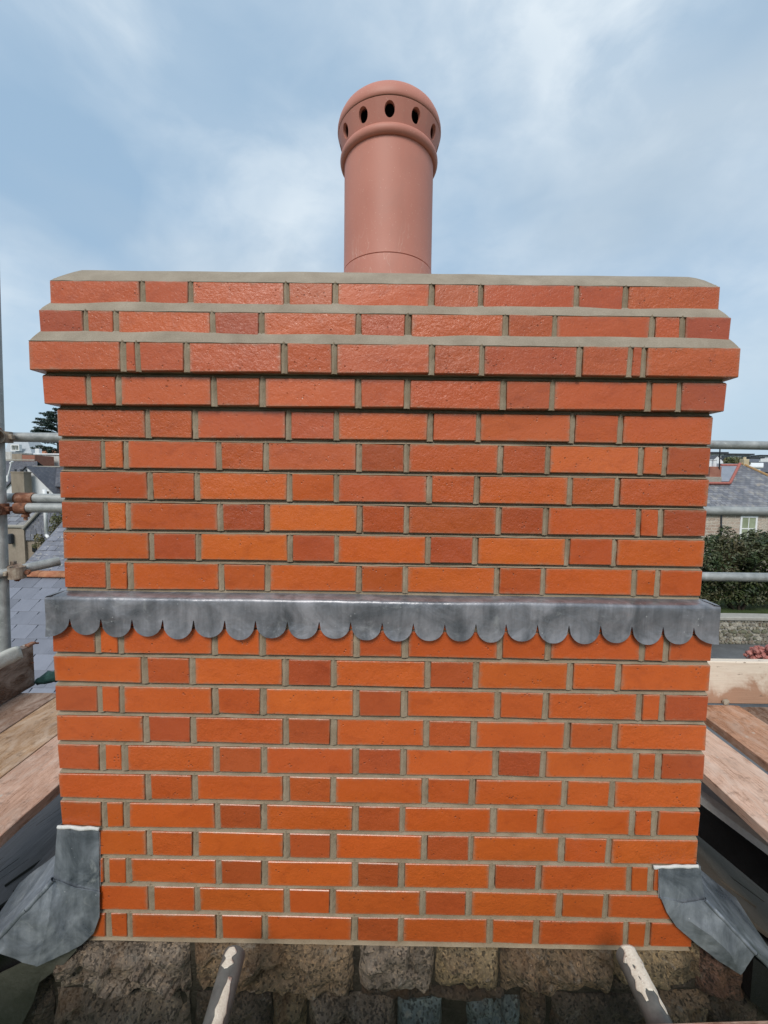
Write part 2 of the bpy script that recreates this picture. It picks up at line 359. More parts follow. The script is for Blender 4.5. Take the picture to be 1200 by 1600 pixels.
M['brown_render'] = m_plain('brown_render', (.25, .205, .16), (.34, .285, .225), 1.6, streak=True)
M['stack_render'] = m_plain('grey_brown_render', (.20, .165, .125), (.29, .245, .19), 1.4, streak=True)
M['grey_clad'] = m_plain('pale_grey_cladding', (.34, .37, .40), (.44, .47, .50), .6)
M['white_paint'] = m_plain('white_paint', (.74, .75, .75), (.82, .82, .82), 8, .45, .1)
M['dark_frame'] = m_plain('dark_flat_roof', (.03, .035, .045), (.06, .065, .075), 2)
M['red_brick_far'] = m_plain('far_red_brick', (.26, .10, .07), (.36, .17, .12), 3)
M['terracotta_tile'] = m_plain('terracotta_ridge', (.30, .10, .05), (.48, .23, .12), 14, .75, .4)
M['tarmac'] = m_plain('tarmac', (.07, .073, .077), (.15, .155, .16), 1.2, .5, .2, .004)
M['grass'] = m_plain('grass', (.030, .055, .014), (.065, .095, .025), 5, .9, .6, .05)
M['ground'] = m_plain('hillside', (.05, .075, .03), (.10, .10, .06), .08, .95, .3, .3)
M['concrete'] = m_plain('concrete', (.26, .25, .22), (.38, .36, .32), 3, .85, .3)
M['felt'] = m_plain('green_grey_underlay', (.050, .052, .040), (.092, .092, .076), 9, .5, .4, .006)
M['black'] = m_plain('black_bitumen', (.006, .006, .007), (.014, .014, .015), 9, .45, .4, .006)
M['grey_board'] = m_plain('grey_plastic_board', (.40, .42, .46), (.48, .50, .54), 5, .45, .1)
M['pale_edge'] = m_plain('pale_board_edge', (.70, .69, .66), (.80, .79, .76), 9, .6, .2)
M['print'] = MT('black_print').done((.02, .02, .022), .6, .3)
M['netting'] = m_plain('teal_netting', (.010, .045, .042), (.035, .10, .09), 30, .6, .8, .01)
M['rag'] = m_plain('off_white_sleeve', (.44, .43, .38), (.60, .59, .53), 18, .6, .5, .005)
def m_stone(name, c1, c2, c3, wet):
    t = MT(name); co = t.coord(); base = t.ocol()
    a = t.noise(co, 13, 7, .7, .3); c = t.mix(t.ramp(a, [(.3, 0.0), (.7, 1.0)]), t.mix(1.0, base, c1, 'MULTIPLY'), t.mix(1.0, base, c2, 'MULTIPLY'))
    g = t.voro(co, 190, out='Color'); gg = t.n('ShaderNodeSeparateColor'); t.l(g, gg.inputs[0])
    c = t.mix(t.ramp(gg.outputs[0], [(.72, 0.0), (.86, .55)]), c, t.mix(1.0, base, c3, 'MULTIPLY'))
    c = t.mix(t.ramp(gg.outputs[1], [(.70, 0.0), (.84, .7)]), c, (.02, .017, .014))
    m_ = t.noise(co, 5, 5, .65, .5); c = t.mix(t.ramp(m_, [(.46, 0.0), (.64, .62)]), c, (.024, .019, .013)); r2 = t.noise(co, 8, 5, .65, .4); c = t.mix(t.ramp(r2, [(.52, 0.0), (.66, .5)]), c, (.17, .085, .035))
    hl = t.noise(co, 22, 6, .72, .4); c = t.mix(t.ramp(hl, [(.58, 0.0), (.70, .7)]), c, (.40, .35, .29))
    h = t.math('ADD', t.noise(co, 30, 7, .72), t.math('MULTIPLY', t.noise(co, 120, 4, .7), .5))
    return t.done(c, t.ramp(a, [(.3, wet), (.7, wet+.3)]), .5, t.bump(h, 1.0, .022))
M['granite'] = m_stone('granite', (.55, .55, .55), (1.0, 1.0, 1.0), (1.35, 1.25, 1.1), .42)
M['rubble'] = m_stone('rubble_granite', (.6, .6, .6), (1.0, 1.0, 1.0), (1.5, 1.5, 1.45), .6)
M['wet_mortar'] = m_plain('wet_lime_mortar', (.020, .017, .012), (.075, .062, .045), 14, .55, .8, .012)
def m_stonewall():
    t = MT('coursed_rubble'); tx = t.n('ShaderNodeTexCoord'); mp = t.n('ShaderNodeMapping'); t.l(tx.outputs['Object'], mp.inputs[0]); mp.inputs['Rotation'].default_value = (radians(90), 0, 0)
    co = mp.outputs[0]; br = t.n('ShaderNodeTexBrick'); nz = t.n('ShaderNodeTexNoise'); t.l(co, nz.inputs['Vector']); nz.inputs['Scale'].default_value = 3.0
    mx = t.n('ShaderNodeMix', data_type='VECTOR'); mx.inputs[0].default_value = .10; t.l(co, mx.inputs[4]); t.l(nz.outputs['Color'], mx.inputs[5]); t.l(mx.outputs[1], br.inputs['Vector'])
    br.inputs['Scale'].default_value = 1.0; br.inputs['Brick Width'].default_value = .42; br.inputs['Row Height'].default_value = .17; br.inputs['Mortar Size'].default_value = .018
    br.inputs['Color1'].default_value = (.58, .47, .38, 1); br.inputs['Color2'].default_value = (.42, .30, .24, 1); br.inputs['Mortar'].default_value = (.62, .56, .48, 1)
    a = t.noise(co, 1.3, 5, .65); c = t.mix(t.ramp(a, [(.4, 0.0), (.68, .8)]), br.outputs['Color'], (.55, .51, .43)); f = t.noise(co, 16, 5, .7)
    c = t.mix(t.ramp(f, [(.35, .6), (.55, 0.0)]), c, (.12, .09, .07))
    return t.done(c, .85, .3, t.bump(t.math('SUBTRACT', f, br.outputs['Fac']), .7, .05))
M['stone_wall'] = m_stonewall()
def m_glass():
    t = MT('window_glass'); co = t.coord(); a = t.noise(co, 1.3, 3, .5)
    return t.done(t.ramp(a, [(.35, (.22, .25, .16)), (.65, (.36, .40, .28))]), .08, .8)
M['pane'] = m_glass()
M['dark_pane'] = MT('dark_glass').done((.012, .014, .018), .06, .8)
def m_leaf(name, c1, c2, c3):
    t = MT(name); co = t.coord(rnd=False); g = t.n('ShaderNodeNewGeometry')
    c = t.mix(t.ramp(g.outputs['Random Per Island'], [(.0, 0.0), (1.0, 1.0)]), c1, c2)
    a = t.noise(co, 1.3, 4, .6); c = t.mix(t.ramp(a, [(.45, 0.0), (.65, .8)]), c, c3)
    m_ = t.done(c, .5, .4); t.b.inputs['Subsurface Weight'].default_value = 0.0
    return m_
M['leaf_shrub'] = m_leaf('shrub_leaf', (.012, .027, .009), (.060, .082, .027), (.100, .074, .036))
M['leaf_cypress'] = m_leaf('cypress_needles', (.010, .026, .018), (.026, .050, .034), (.016, .036, .026))
M['leaf_ivy'] = m_leaf('ivy_leaf', (.040, .060, .018), (.11, .12, .045), (.16, .13, .06))
M['leaf_red'] = m_leaf('red_flower_head', (.26, .075, .06), (.44, .17, .14), (.34, .13, .10))
M['bark'] = m_plain('bark', (.045, .034, .024), (.085, .066, .05), 12, .9, .8, .02)

# ------------------------------------------------------------------ the ground
def terrain(x, y):
    d = y + 1.02
    z = -5.5
    if d > 42: z += 0.088*(d-42) - 0.088*6*(1-math.exp(-(d-42)/6))
    if d > 420: z -= 0.08*(d-420)
    return z
v, f = [], []
xs = [-2500, -900, -350, -150, -80, -40, -20, -8, 0, 8, 20, 40, 80, 150, 350, 900, 2500]; ys = [-900, -300, -100, -30, 0, 15, 30, 41, 45, 50, 60, 75, 95, 130, 180, 260, 340, 420, 520, 900, 2600]
for y in ys:
    for x in xs: v.append((x, y, terrain(x, y) if y < 900 else -38))
for j in range(len(ys)-1):
    for i in range(len(xs)-1): a = j*len(xs)+i; f.append((a, a+1, a+len(xs)+1, a+len(xs)))
g = add('ground', mesh('ground', v, f, True), M['ground']); g['kind'] = 'structure'
GZ = -5.5

# ------------------------------------------------------------------ brick chimney
S, H, BH = .213, .102, .065
W1, W2 = 1.5836, 1.5989
DEP = .665
chim = thing('brick_chimney', 'large orange red brick chimney stack with corbelled top and scalloped lead tray', 'chimney', (0, 0, -1.285))
CH0 = Vector((0, 0, -1.285))
PAL = {'b': (.512, .104, .016), 'l': (.482, .093, .015), 'm': (.448, .085, .015), 'n': (.410, .077, .016), 'd': (.362, .068, .017), 'e': (.330, .062, .017)}
P1, P2, PB = 'SHSHSHSHS', 'HQSHSHSHSQH', 'SQHSHSHSHQS'
_bm = {}
def brick_mesh(w, dpt, hgt):
    k = (round(w*500), round(dpt*500), round(hgt*1000), random.randrange(4))
    if k not in _bm:
        b = MB(); b.box(-w/2, w/2, 0, dpt, 0, hgt, .0016, .0014); _bm[k] = b.me('brick'); _bm[k].materials.append(M['brick'])
    return _bm[k]
mort = MB()
def bed(x0, x1, yf, zb, zt, rec=.0135):
    n = max(2, int((x1-x0)/.03)); prev = None
    for i in range(n+1):
        x = x0+(x1-x0)*i/n; j = random.uniform(-.0013, .0013)
        p = [Vector((x, yf+rec, zt+.001)), Vector((x, yf+rec*.74+j*.5, zb+(zt-zb)*.46+j)), Vector((x, yf+.0004+abs(j)*.5, zb+.0006+j*.6)), Vector((x, yf+.012, zb-.002))]
        k = len(mort.v); mort.v += p
        if prev is not None:
            for a in range(3): mort.f.append((prev+a+1, k+a+1, k+a, prev+a))
        prev = k
def perp(xc, w, yf, z0, z1):
    n = 5; prev = None; a = w/2+.0012; up = random.uniform(.0025, .005); lean = random.uniform(-.0008, .0008); e0 = random.uniform(.0022, .0042); e1 = random.uniform(.0030, .0055)
    for i in range(n+1):
        t = i/n; z = z0+(z1-z0)*t; j = lambda: random.uniform(-.0009, .0009); cxx = xc+lean*(t-.5)+j()*.5
        pts = [(cxx-a, yf+.008, z), (cxx-a*.86+j(), yf+e0, z), (cxx-.1*a+j(), yf+.0006+abs(j())*.6, z), (cxx+a*.86+j(), yf+e1, z), (cxx+a, yf+.008, z)]
        if i == n: pts = [(p[0]*.45+cxx*.55 if q in (0, 4) else p[0], p[1]+(.002 if q != 2 else 0), z + (up if q == 2 else -.001)) for q, p in enumerate(pts)]
        k = len(mort.v); mort.v += [Vector(p) for p in pts]
        if prev is not None:
            for b in range(4): mort.f.append((prev+b, prev+b+1, k+b+1, k+b))
        prev = k
def course(z, W, yf, dx, pat, shades, j=None, depth=DEP, skip=False):
    nS, nH, nQ = pat.count('S'), pat.count('H'), pat.count('Q'); nj = len(pat)-1
    if nQ == 0: j = (W-nS*S-nH*H)/nj; Q = 0
    else: Q = (W-nS*S-nH*H-nj*j)/nQ
    x = -W/2+dx; wd = {'S': S, 'H': H, 'Q': Q}
    for i, ch in enumerate(pat):
        w = wd[ch]; o0 = random.uniform(-.0012, .0012) if 0 < i < nj else 0; dz = random.uniform(-.0006, .0006)
        col = Vector(PAL[shades[i]]); col = col*random.uniform(.94, 1.06); col.y *= random.uniform(.95, 1.06)
        ww = w + random.uniform(-.001, .001) if 0 < i < nj else w
        o = add('brick', brick_mesh(ww, S if ch != 'S' else H, BH), None, chim, Vector((x+w/2+o0, yf+random.uniform(-.0006, .0006), z+dz))-CH0, tuple(col))
        o.rotation_euler = (random.uniform(-.004, .004), random.uniform(-.0016, .0016), random.uniform(-.002, .002))
        if i < nj: perp(x+w+j/2, j, yf, z-.002, z+BH+.0005)
        x += w+j
    # the returns round the two flanks and the back
    for sx in (-1, 1):
        y = yf + (H if pat[0] == 'S' else S) + .012; k = 0; yb = yf+depth
        while y < yb-.03:
            w = (S, H)[(k + (pat[0] != 'S')) % 2]; w = min(w, yb-y)
            xa = sx*(W/2)+dx
            side.box(min(xa, xa-sx*H), max(xa, xa-sx*H), y, y+w, z, z+BH, .0024, .0009); y += w+.012; k += 1
    x = -W/2+dx+H+.012; k = 0
    while x < W/2+dx-H-.03:
        w = min((S, H)[k % 2], W/2+dx-H-.012-x); side.box(x, x+w, yf+depth-H, yf+depth, z, z+BH, .0024, .0009); x += w+.012; k += 1
    if not skip: bed(-W/2+dx+.001, W/2+dx-.001, yf, z+BH, z+.075)
side = MB()
J1 = (W1-5*S-4*H)/8; J2 = (W2-5*S-4*H)/8
upper = ['mmmnllmmlmm', 'dllmmdmnbmd', 'nmblnmlmm', 'dbmdbnndmme', 'mdbdbdbnl', 'nmlnbnlnlmm']
upper[0] = 'mmmnlllml'
for k in range(6): course(-.075*k, W1, 0, -.001 if k < 2 else 0, (P1, P2)[k % 2], upper[k], J1)
lower = {6: 'mmmmmmmmm', 7: 'nlmbmnmmmmn', 8: 'lnldbdlll', 9: 'dllmbdlmlld', 10: 'ldldlnlnl', 11: 'nlldmdldlmd', 12: 'lmlnlmlml', 13: 'nlldldlmlmm',
         14: 'lmldldlml', 15: 'mmmdldldmmm', 16: 'mmlmmdlmm', 17: 'mmmmmdmmmmm'}
bed(-W1/2+.001, W1/2-.001, 0, -.387, -.375, .007)
for k in range(6, 18): course(-.075*k-(.008 if k == 6 else 0), W2, -.0364, .0, P1 if k % 2 == 0 else P2, lower[k], J2, DEP+.07, k == 6)
cor = [(.075, .016, -.003, P2, 'mmlmlmmnmmd', .014), (.150, .032, -.004, PB, 'mmnmmmnnnnm', .0135), (.225, .016, -.004, P2, 'dmldlnmnmmd', .014), (.300, .0, -.0045, P1, 'mmmmlnnnm', .014)]
for z, s, dx, pat, sh, j in cor: course(z, W1+2*s, -s, dx, pat, sh, j, DEP+2*s)
so = side.build('flank_bricks', M['brick'], chim, loc=-CH0, col=PAL['m']); so['kind'] = 'stuff'
bed(-W2/2+.001, W2/2-.001, -.0364, -1.2875, -1.275)          # bedding on the granite
core = MB()
r = .0145
core.box(-W1/2+r, W1/2-r, r, DEP-r, -.40, .075)
core.box(-W2/2+r, W2/2-r, -.0364+r, DEP+.03-r, -1.2865, -.4005)
for z, s, dx, *_ in cor: core.box(-W1/2-s+r+dx, W1/2+s-r+dx, -s+r, DEP+s-r, z-.0004 if z > .08 else z+.0005, z+.0725)
mort.v += [Vector(p) for p in []]
k0 = len(mort.v); mort.v += core.v; mort.f += [tuple(k0+i for i in q) for q in core.f]
mort.build('mortar', M['mortar'], chim, loc=-CH0)
def fillet(name, z0, s0, z1, s1, dx, sag=.0, top=True, mat='flaunch'):
    """sloping mortar fillet running round a set-back, hand-trowelled"""
    b = MB(); rings = 5; nx, ny = 60, 24
    def loop(s, z, amp):
        hw = W1/2+s; pts = []; y0, y1 = -s, DEP+s
        for i in range(nx): pts.append((-hw+2*hw*i/nx, y0))
        for i in range(ny): pts.append((hw, y0+(y1-y0)*i/ny))
        for i in range(nx): pts.append((hw-2*hw*i/nx, y1))
        for i in range(ny): pts.append((-hw, y1-(y1-y0)*i/ny))
        return [Vector((x+dx, y, z)) + Vector((0, 0, 1))*amp*noise.noise(Vector((x*5, y*5, z*30))) + Vector((0, 1, 0))*amp*.6*noise.noise(Vector((x*9, y*9, 3+z*20))) for x, y in pts]
    n = 2*(nx+ny)
    for q in range(rings):
        t = q/(rings-1); b.v += loop(s0+(s1-s0)*t, z0+(z1-z0)*t + sag*sin(pi*t), .003 if q else .0006)
    for q in range(rings-1):
        for i in range(n): i2 = (i+1) % n; b.f.append((q*n+i, q*n+i2, (q+1)*n+i2, (q+1)*n+i))
    return b, n, rings
b, n, rg = fillet('fillet', .2146, .0305, .2440, .0145, -.004, .0012); b.f.append(tuple(range((rg-1)*n, rg*n)))
b.build('mortar_fillet', M['flaunch'], chim, smooth=False, loc=-CH0)
b, n, rg = fillet('fillet', .2896, .0145, .3180, -.0015, -.0045, .0012); b.f.append(tuple(range((rg-1)*n, rg*n)))
b.build('mortar_fillet', M['flaunch'], chim, smooth=False, loc=-CH0)
POT = Vector((.0035, .33, .40))
b, n, rg = fillet('cap', .3648, -.001, .4100, -.046, -.0045, .003)
last = [b.v[(rg-1)*n+i] for i in range(n)]
for t, zz in ((.35, .424), (.7, .440), (1.0, .462)):
    for p in last:
        d = Vector((p.x-POT.x, p.y-POT.y)); e = d.normalized()*.145; q = d*(1-t)+e*t; b.v.append(Vector((POT.x+q.x, POT.y+q.y, zz + .003*noise.noise(p*6))))
for q in range(rg-1, rg+2):
    for i in range(n): i2 = (i+1) % n; b.f.append((q*n+i, q*n+i2, (q+1)*n+i2, (q+1)*n+i))
cap = b.build('flaunching', M['flaunch'], chim, smooth=True, loc=-CH0)

# lead tray with its scalloped skirt
LY, LXH = -.0470, .8045
b = MB(); nx = 352
wob = lambda x, a, s=3.0, o=0.0: a*noise.noise(Vector((x*s, o, 1.3)))
def lead_y(x, z): return LY + .0016*noise.noise(Vector((x*5, z*14, 2.0))) + .0007*noise.noise(Vector((x*17, z*30, 5.0)))
def lead_dz(x): return wob(x, .0022, 2.4, 0) + wob(x, .0007, 11, 3)
notch = [72.0, 108.5, 157.5, 206, 254, 302.5, 351, 399, 449, 498.5, 548, 597, 646, 695, 743.5, 791, 840, 889, 938.5, 987.5, 1036, 1084.5, 1126]
nxs = [PY(x, 960+.027*(x-72), LY).x for x in notch]; nxs[0] = -LXH; nxs[-1] = LXH
NC = 16; cols_x = []
for i in range(len(nxs)-1): cols_x += [nxs[i]+(nxs[i+1]-nxs[i])*q/NC for q in range(NC)]
cols_x.append(LXH)
ZN = -.4375
prof = [(.0015, -.3815), (-.010, -.3826), (-.034, -.3832), (-.0425, -.3845), (None, -.3868), (None, -.392), (None, -.403), (None, -.414), (None, -.426), (None, ZN)]
ks = []
for q, (py_, pz_) in enumerate(prof):
    ks.append(len(b.v))
    for x in cols_x: b.v.append(Vector((x, (lead_y(x, pz_)+(.0012 if q == 4 else 0)) if py_ is None else py_+wob(x, .0008, 6, q), pz_+lead_dz(x))))
for a, c in zip(ks, ks[1:]):
    for i in range(len(cols_x)-1): b.f.append((c+i, c+i+1, a+i+1, a+i))
ZN = -.4375
for sx in (-1, 1):                                   # returns along both flanks
    pr = [(W1/2-.001, -.3815), (W1/2+.006, -.3828), (LXH-.003, -.3840), (LXH-.0003, -.3875), (LXH, -.394), (LXH, ZN)]
    pk = []
    for (x, z) in pr: pk.append(len(b.v)); b.v += [Vector((sx*x, LY+.0005 + (DEP+.05-LY)*i/20, z + lead_dz(sx*LXH))) for i in range(21)]
    for a, c in zip(pk, pk[1:]):
        for i in range(20): b.f.append((a+i, a+i+1, c+i+1, c+i) if sx < 0 else (c+i, c+i+1, a+i+1, a+i))
tray = b.build('lead_tray', M['lead'], chim, smooth=True, loc=-CH0)
for i in range(len(nxs)-1):
    bb = MB(); rws = 6; dep = .0420+random.uniform(-.004, .003); flare = random.uniform(.001, .0045); gap = random.uniform(.0002, .0012)
    for q in range(NC+1):
        t = -1+2*q/NC; u = t
        if i == 0: u = (t+1)/2
        if i == len(nxs)-2: u = (t-1)/2
        e = math.sqrt(max(0, 1-abs(u)**2.15)); x = nxs[i]+(nxs[i+1]-nxs[i])*q/NC
        for r_ in range(rws+1):
            k_ = r_/rws; z = ZN-dep*e*k_
            xx = x-gap*(1 if t > .99 else -1 if t < -.99 else 0)*(1 if r_ >= 1 and 0 < i < len(nxs)-2 else 0)
            bb.v.append(Vector((xx, lead_y(x, z)-flare*k_*k_*e, z+lead_dz(x))))
    for q in range(NC):
        for r_ in range(rws): a = q*(rws+1)+r_; bb.f.append((a+1, a+rws+2, a+rws+1, a))
    o = bb.build('scallop', M['lead'], tray, smooth=True)
    solidify(o, .0014, -1); o.modifiers.new('e', 'EDGE_SPLIT').split_angle = radians(50)
def scallop(x0, x1, dep):
    bb = MB(); nn = 12
    for q in range(nn+1):
        t = -1+2*q/nn; e = math.sqrt(max(0, 1-t*t)); bb.v += [Vector((x0+(x1-x0)*q/nn, 0, 0)), Vector((x0+(x1-x0)*q/nn, -.001, -dep*e*.6)), Vector((x0+(x1-x0)*q/nn, -.003*e, -dep*e))]
    for q in range(nn):
        for r_ in range(2): a = q*3+r_; bb.f.append((a+1, a+4, a+3, a))
    return bb
for sx in (-1, 1):
    for q in range(9):
        bb = scallop(-.039, .039, .043)
        o = bb.build('scallop', M['lead'], tray, smooth=True, loc=Vector((sx*(LXH-.0003), LY+.041+q*.0785, ZN+lead_dz(sx*LXH)))); o.rotation_euler.z = sx*pi/2; solidify(o, .0014, -1)

# ------------------------------------------------------------------ chimney pot
pot = thing('chimney_pot', 'terracotta chimney pot with domed vented cowl standing on the chimney', 'chimney pot', POT)
b = MB(); z0 = POT.z
zz = lambda z: z-z0
b.lathe([(.118, zz(.42)), (.139, zz(.40)), (.1385, zz(.44)), (.1375, zz(.50)), (.1366, zz(.5360)), (.1364, zz(.5372)), (.1335, zz(.5380)), (.1335, zz(.5400)), (.1356, zz(.5408)), (.1354, zz(.5425)), (.1352, zz(.60)), (.1350, zz(.72)), (.1350, zz(.84)), (.1350, zz(.872)), (.118, zz(.873)), (.118, zz(.42))], 96)
o = b.build('shaft', M['pot'], pot, smooth=True); o.modifiers.new('e', 'EDGE_SPLIT').split_angle = radians(35)
b = MB(); prof = [(.134, zz(.849))]
for i in range(13):
    t = -pi/2 + pi*i/12; prof.append((.1365+.0115*cos(t), zz(.8625)+.0145*sin(t)))
prof.append((.133, zz(.878))); b.lathe(prof, 96); b.build('roll_ring', M['pot'], pot, smooth=True)
# perforated band: twelve sectors, each a frame round one oval hole
NH = 12; r0, h0, r1, h1 = .1365, .8740, .1535, .9330; b = MB(); NS = 24
def band(th, s, inset=0.0):
    rr = r0+(r1-r0)*s-inset; return Vector((rr*cos(th), rr*sin(th), zz(h0+(h1-h0)*s)))
for kk in range(NH):
    tc_ = -pi/2 + 2*pi*kk/NH + .005; hwid = pi/NH; outer, inner, deep = [], [], []
    for i in range(NS):
        t = 2*pi*i/NS; ca, sa = cos(t), sin(t); mx_ = max(abs(ca), abs(sa))
        outer.append((tc_+hwid*ca/mx_, .5+.5*sa/mx_)); inner.append((tc_+.098*ca, .53+.305*sa))
    k = len(b.v)
    b.v += [band(*p) for p in outer]; b.v += [band(p[0]*.5+q[0]*.5, p[1]*.5+q[1]*.5) for p, q in zip(outer, inner)]; b.v += [band(*p) for p in inner]; b.v += [band(p[0], p[1], .0015) for p in inner]; b.v += [band(p[0], p[1], .009) for p in inner]
    for lay in range(4):
        for i in range(NS): i2 = (i+1) % NS; b.f.append((k+lay*NS+i, k+lay*NS+i2, k+(lay+1)*NS+i2, k+(lay+1)*NS+i))
o = b.build('perforated_band', M['pot'], pot, smooth=True); o.modifiers.new('e', 'EDGE_SPLIT').split_angle = radians(40)
b = MB(); b.lathe([(r0-.030, zz(.873)), (r1-.030, zz(.935))], 64); inn = b.build('inner_wall', M['soot'], pot, smooth=True)
b = MB(); b.lathe([(r1-.03, zz(.9355)), (r1-.001, zz(.9345)), (.1545, zz(.9365)), (.1562, zz(.9430)), (.1558, zz(.9520)), (.1525, zz(.9640)), (.1465, zz(.9755)), (.138, zz(.9845)), (.126, zz(.9925)), (.108, zz(1.001)), (.085, zz(1.0085)), (.055, zz(1.0145)), (.025, zz(1.0175)), (.0005, zz(1.0182))], 96)
b.build('dome', M['pot'], pot, smooth=True)

# ------------------------------------------------------------------ the granite house under the chimney
house = thing('granite_house', 'granite gable and dark wet slate roof below the brick chimney', 'house', (0, .3, GZ))
H0 = Vector((0, .3, GZ))
RV = PY(1100, 1408, -.045); LV = PY(85, 1375, -.045)            # where the verges leave the stack
SLOPE = radians(38.5)
def roofz(x, off=0.0):
    if x > 0: return RV.z - (x-RV.x)*tan(SLOPE) + off
    return LV.z - (LV.x-x)*tan(SLOPE) + off
gw = MB()
zb = GZ-.2
gp = [(-4.2, zb), (4.2, zb), (4.2, roofz(4.2)-.05), (.83, roofz(.83)-.05), (.80, -1.288), (-.80, -1.288), (-.83, roofz(-.83)-.05), (-4.2, roofz(-4.2)-.05)]
YW = -.018
k = len(gw.v); n = len(gp)
gw.v += [Vector((x, YW, z)) for x, z in gp] + [Vector((x, .42, z)) for x, z in gp]
gw.f.append(tuple(range(n)))
gw.f.append(tuple(range(2*n-1, n-1, -1)))
for i in range(n): i2 = (i+1) % n; gw.f.append((i, n+i, n+i2, i2))
gable = gw.build('gable_wall', M['wet_mortar'], house, loc=-H0)
def rock(px0, px1, py0, py1, col, bulge=.03, seed=0, back=.03, wedge=0.0, poly=None):
    """rock-faced block: a displaced grid between four photo pixels on the wall plane"""
    a = PY(px0, py0, -.04); c = PY(px1, py1, -.04); x0, x1, z1, z0 = a.x, c.x, a.z, c.z
    w, h = x1-x0, z1-z0; nx_, nz_ = max(6, min(30, int(w/.0115))), max(5, min(14, int(h/.0105))); b = MB(); xm, zm = (x0+x1)/2, (z0+z1)/2
    for j in range(nz_+1):
        for i in range(nx_+1):
            u, t = i/nx_, j/nz_; x, z = x0+w*u, z0+h*t
            ed = min(u, 1-u)*w; ed2 = min(t, 1-t)*h; e = min(1, min(ed, ed2)/.028)**.5
            p = Vector((x*11+seed*7.3, seed*3.1, z*11)); vd_, vp_ = noise.voronoi(p*1.15); q0 = vp_[0]; tl_ = Vector((noise.noise(q0*7.1), 0, noise.noise(q0*5.3+Vector((4, 4, 4)))))*1.5
            fac = (p*1.15-q0).dot(tl_) + noise.noise(q0*3.7)*.7
            d = e*bulge*(.85+1.15*fac+.55*noise.fractal(p*1.6, 1.0, 2.1, 4)) + .008*noise.noise(p*4.5)
            jx, jz = .006*noise.noise(p*2.1+Vector((5, 0, 0))), .006*noise.noise(p*2.3+Vector((0, 5, 0)))
            b.v.append(Vector((x+jx-xm, -d, z+jz-zm)))
    R = nx_+1
    for j in range(nz_):
        for i in range(nx_): q = j*R+i; b.f.append((q, q+1, q+R+1, q+R))
    rim = [i for i in range(R)] + [j*R+nx_ for j in range(1, nz_+1)] + [nz_*R+i for i in range(nx_-1, -1, -1)] + [j*R for j in range(nz_-1, 0, -1)]
    k = len(b.v); b.v += [b.v[i] + Vector((0, back, 0)) for i in rim]
    for i in range(len(rim)): i2 = (i+1) % len(rim); b.f.append((rim[i2], rim[i], k+i, k+i2))
    return b.build('stone', M['granite'], gable, smooth=False, loc=Vector((xm, -.020, zm)), col=col)
G = {'g': (.38, .30, .225), 'p': (.47, .37, .285), 'y': (.42, .31, .18), 'b': (.36, .25, .155), 'k': (.18, .135, .10), 'c': (.30, .36, .35), 'r': (.24, .13, .09)}
stones = [(84, 293, 1483, 1556, 'p'), (80, 294, 1559, 1625, 'g'), (300, 551, 1482, 1560, 'b'), (561, 677, 1483, 1552, 'p'), (683, 781, 1484, 1548, 'y'), (786, 961, 1484, 1558, 'b'), (966, 1096, 1486, 1540, 'y'),
          (300, 421, 1564, 1625, 'k'), (424, 477, 1564, 1625, 'y'), (481, 617, 1564, 1625, 'g'), (622, 690, 1572, 1640, 'c'), (733, 814, 1570, 1640, 'c'), (818, 853, 1562, 1630, 'b'), (866, 1008, 1566, 1630, 'k'), (1013, 1108, 1560, 1630, 'b'), (966, 1092, 1541, 1559, 'k'), (563, 790, 1553, 1572, 'k'),
          (20, 77, 1540, 1625, 'k'), (1101, 1168, 1492, 1560, 'r'), (1112, 1190, 1562, 1625, 'k')]
for i, (a, c, t, d, k) in enumerate(stones): rock(a, c, t, d, G[k], .034 if k != 'k' else .020, i)
# roof slopes: boarding sheet, then slates laid over it
def slate_mesh(w, l, t=.006, seed=0):
    b = MB(); random.seed(seed); j = lambda a: random.uniform(-a, a)
    b.box(-w/2, w/2, 0, l, 0, t, .0015, .0012); return b.me('slate')
ROOF_Y0, ROOF_Y1 = -.02, 7.5
for sx in (-1, 1):
    V0 = RV if sx > 0 else LV
    b = MB(); xa, xb_ = sx*.40, sx*4.6
    if sx > 0: pts = [(xa, 0), (xb_, 0), (xb_, 1), (xa, 1)]
    else: pts = [(xb_, 0), (xa, 0), (xa, 1), (xb_, 1)]
    tops = [Vector((x, (.10 if not e else ROOF_Y1), roofz(x, -.030))) for x, e in pts]
    b.q(tops); b.q([p-Vector((0, 0, .04)) for p in tops[::-1]])
    for i in range(4): i2 = (i+1) % 4; b.q([tops[i]-Vector((0, 0, .04)), tops[i2]-Vector((0, 0, .04)), tops[i2], tops[i]])
    rs = b.build('roof_slope', M['black'], house, loc=-H0)
    wm = M['slate_wet_brown'] if sx > 0 else M['slate_wet']
    variants = []
    for q in range(4): me = slate_mesh(.245, .42, .011, 40+q); me.materials.append(wm); variants.append(me)
    random.seed(5+sx)
    for row in range(9):
        s = .06 + row*.19                      # distance down the slope from the flank of the stack
        for colm in range(10):
            y = .10 + colm*.252 + (.126 if row % 2 else 0)
            xx = sx*(abs(V0.x)-.10 + s*cos(SLOPE)); zz_ = roofz(xx) + random.uniform(0, .003) - .008
            o = add('slate', variants[random.randrange(4)], None, rs, Vector((xx, y+.126, zz_)))
            o.rotation_euler = Matrix((Vector((0, -sx*1.0, 0)), Vector((-sx*cos(SLOPE-.03), 0, sin(SLOPE-.03))), Vector((sx*sin(SLOPE-.03), 0, cos(SLOPE-.03)))) if False else (Vector((0, sx, 0)), Vector((-sx*cos(SLOPE-.035), 0, sin(SLOPE-.035))), Vector((sx*sin(SLOPE-.035), 0, cos(SLOPE-.035))))).transposed().to_euler()
random.seed(11)
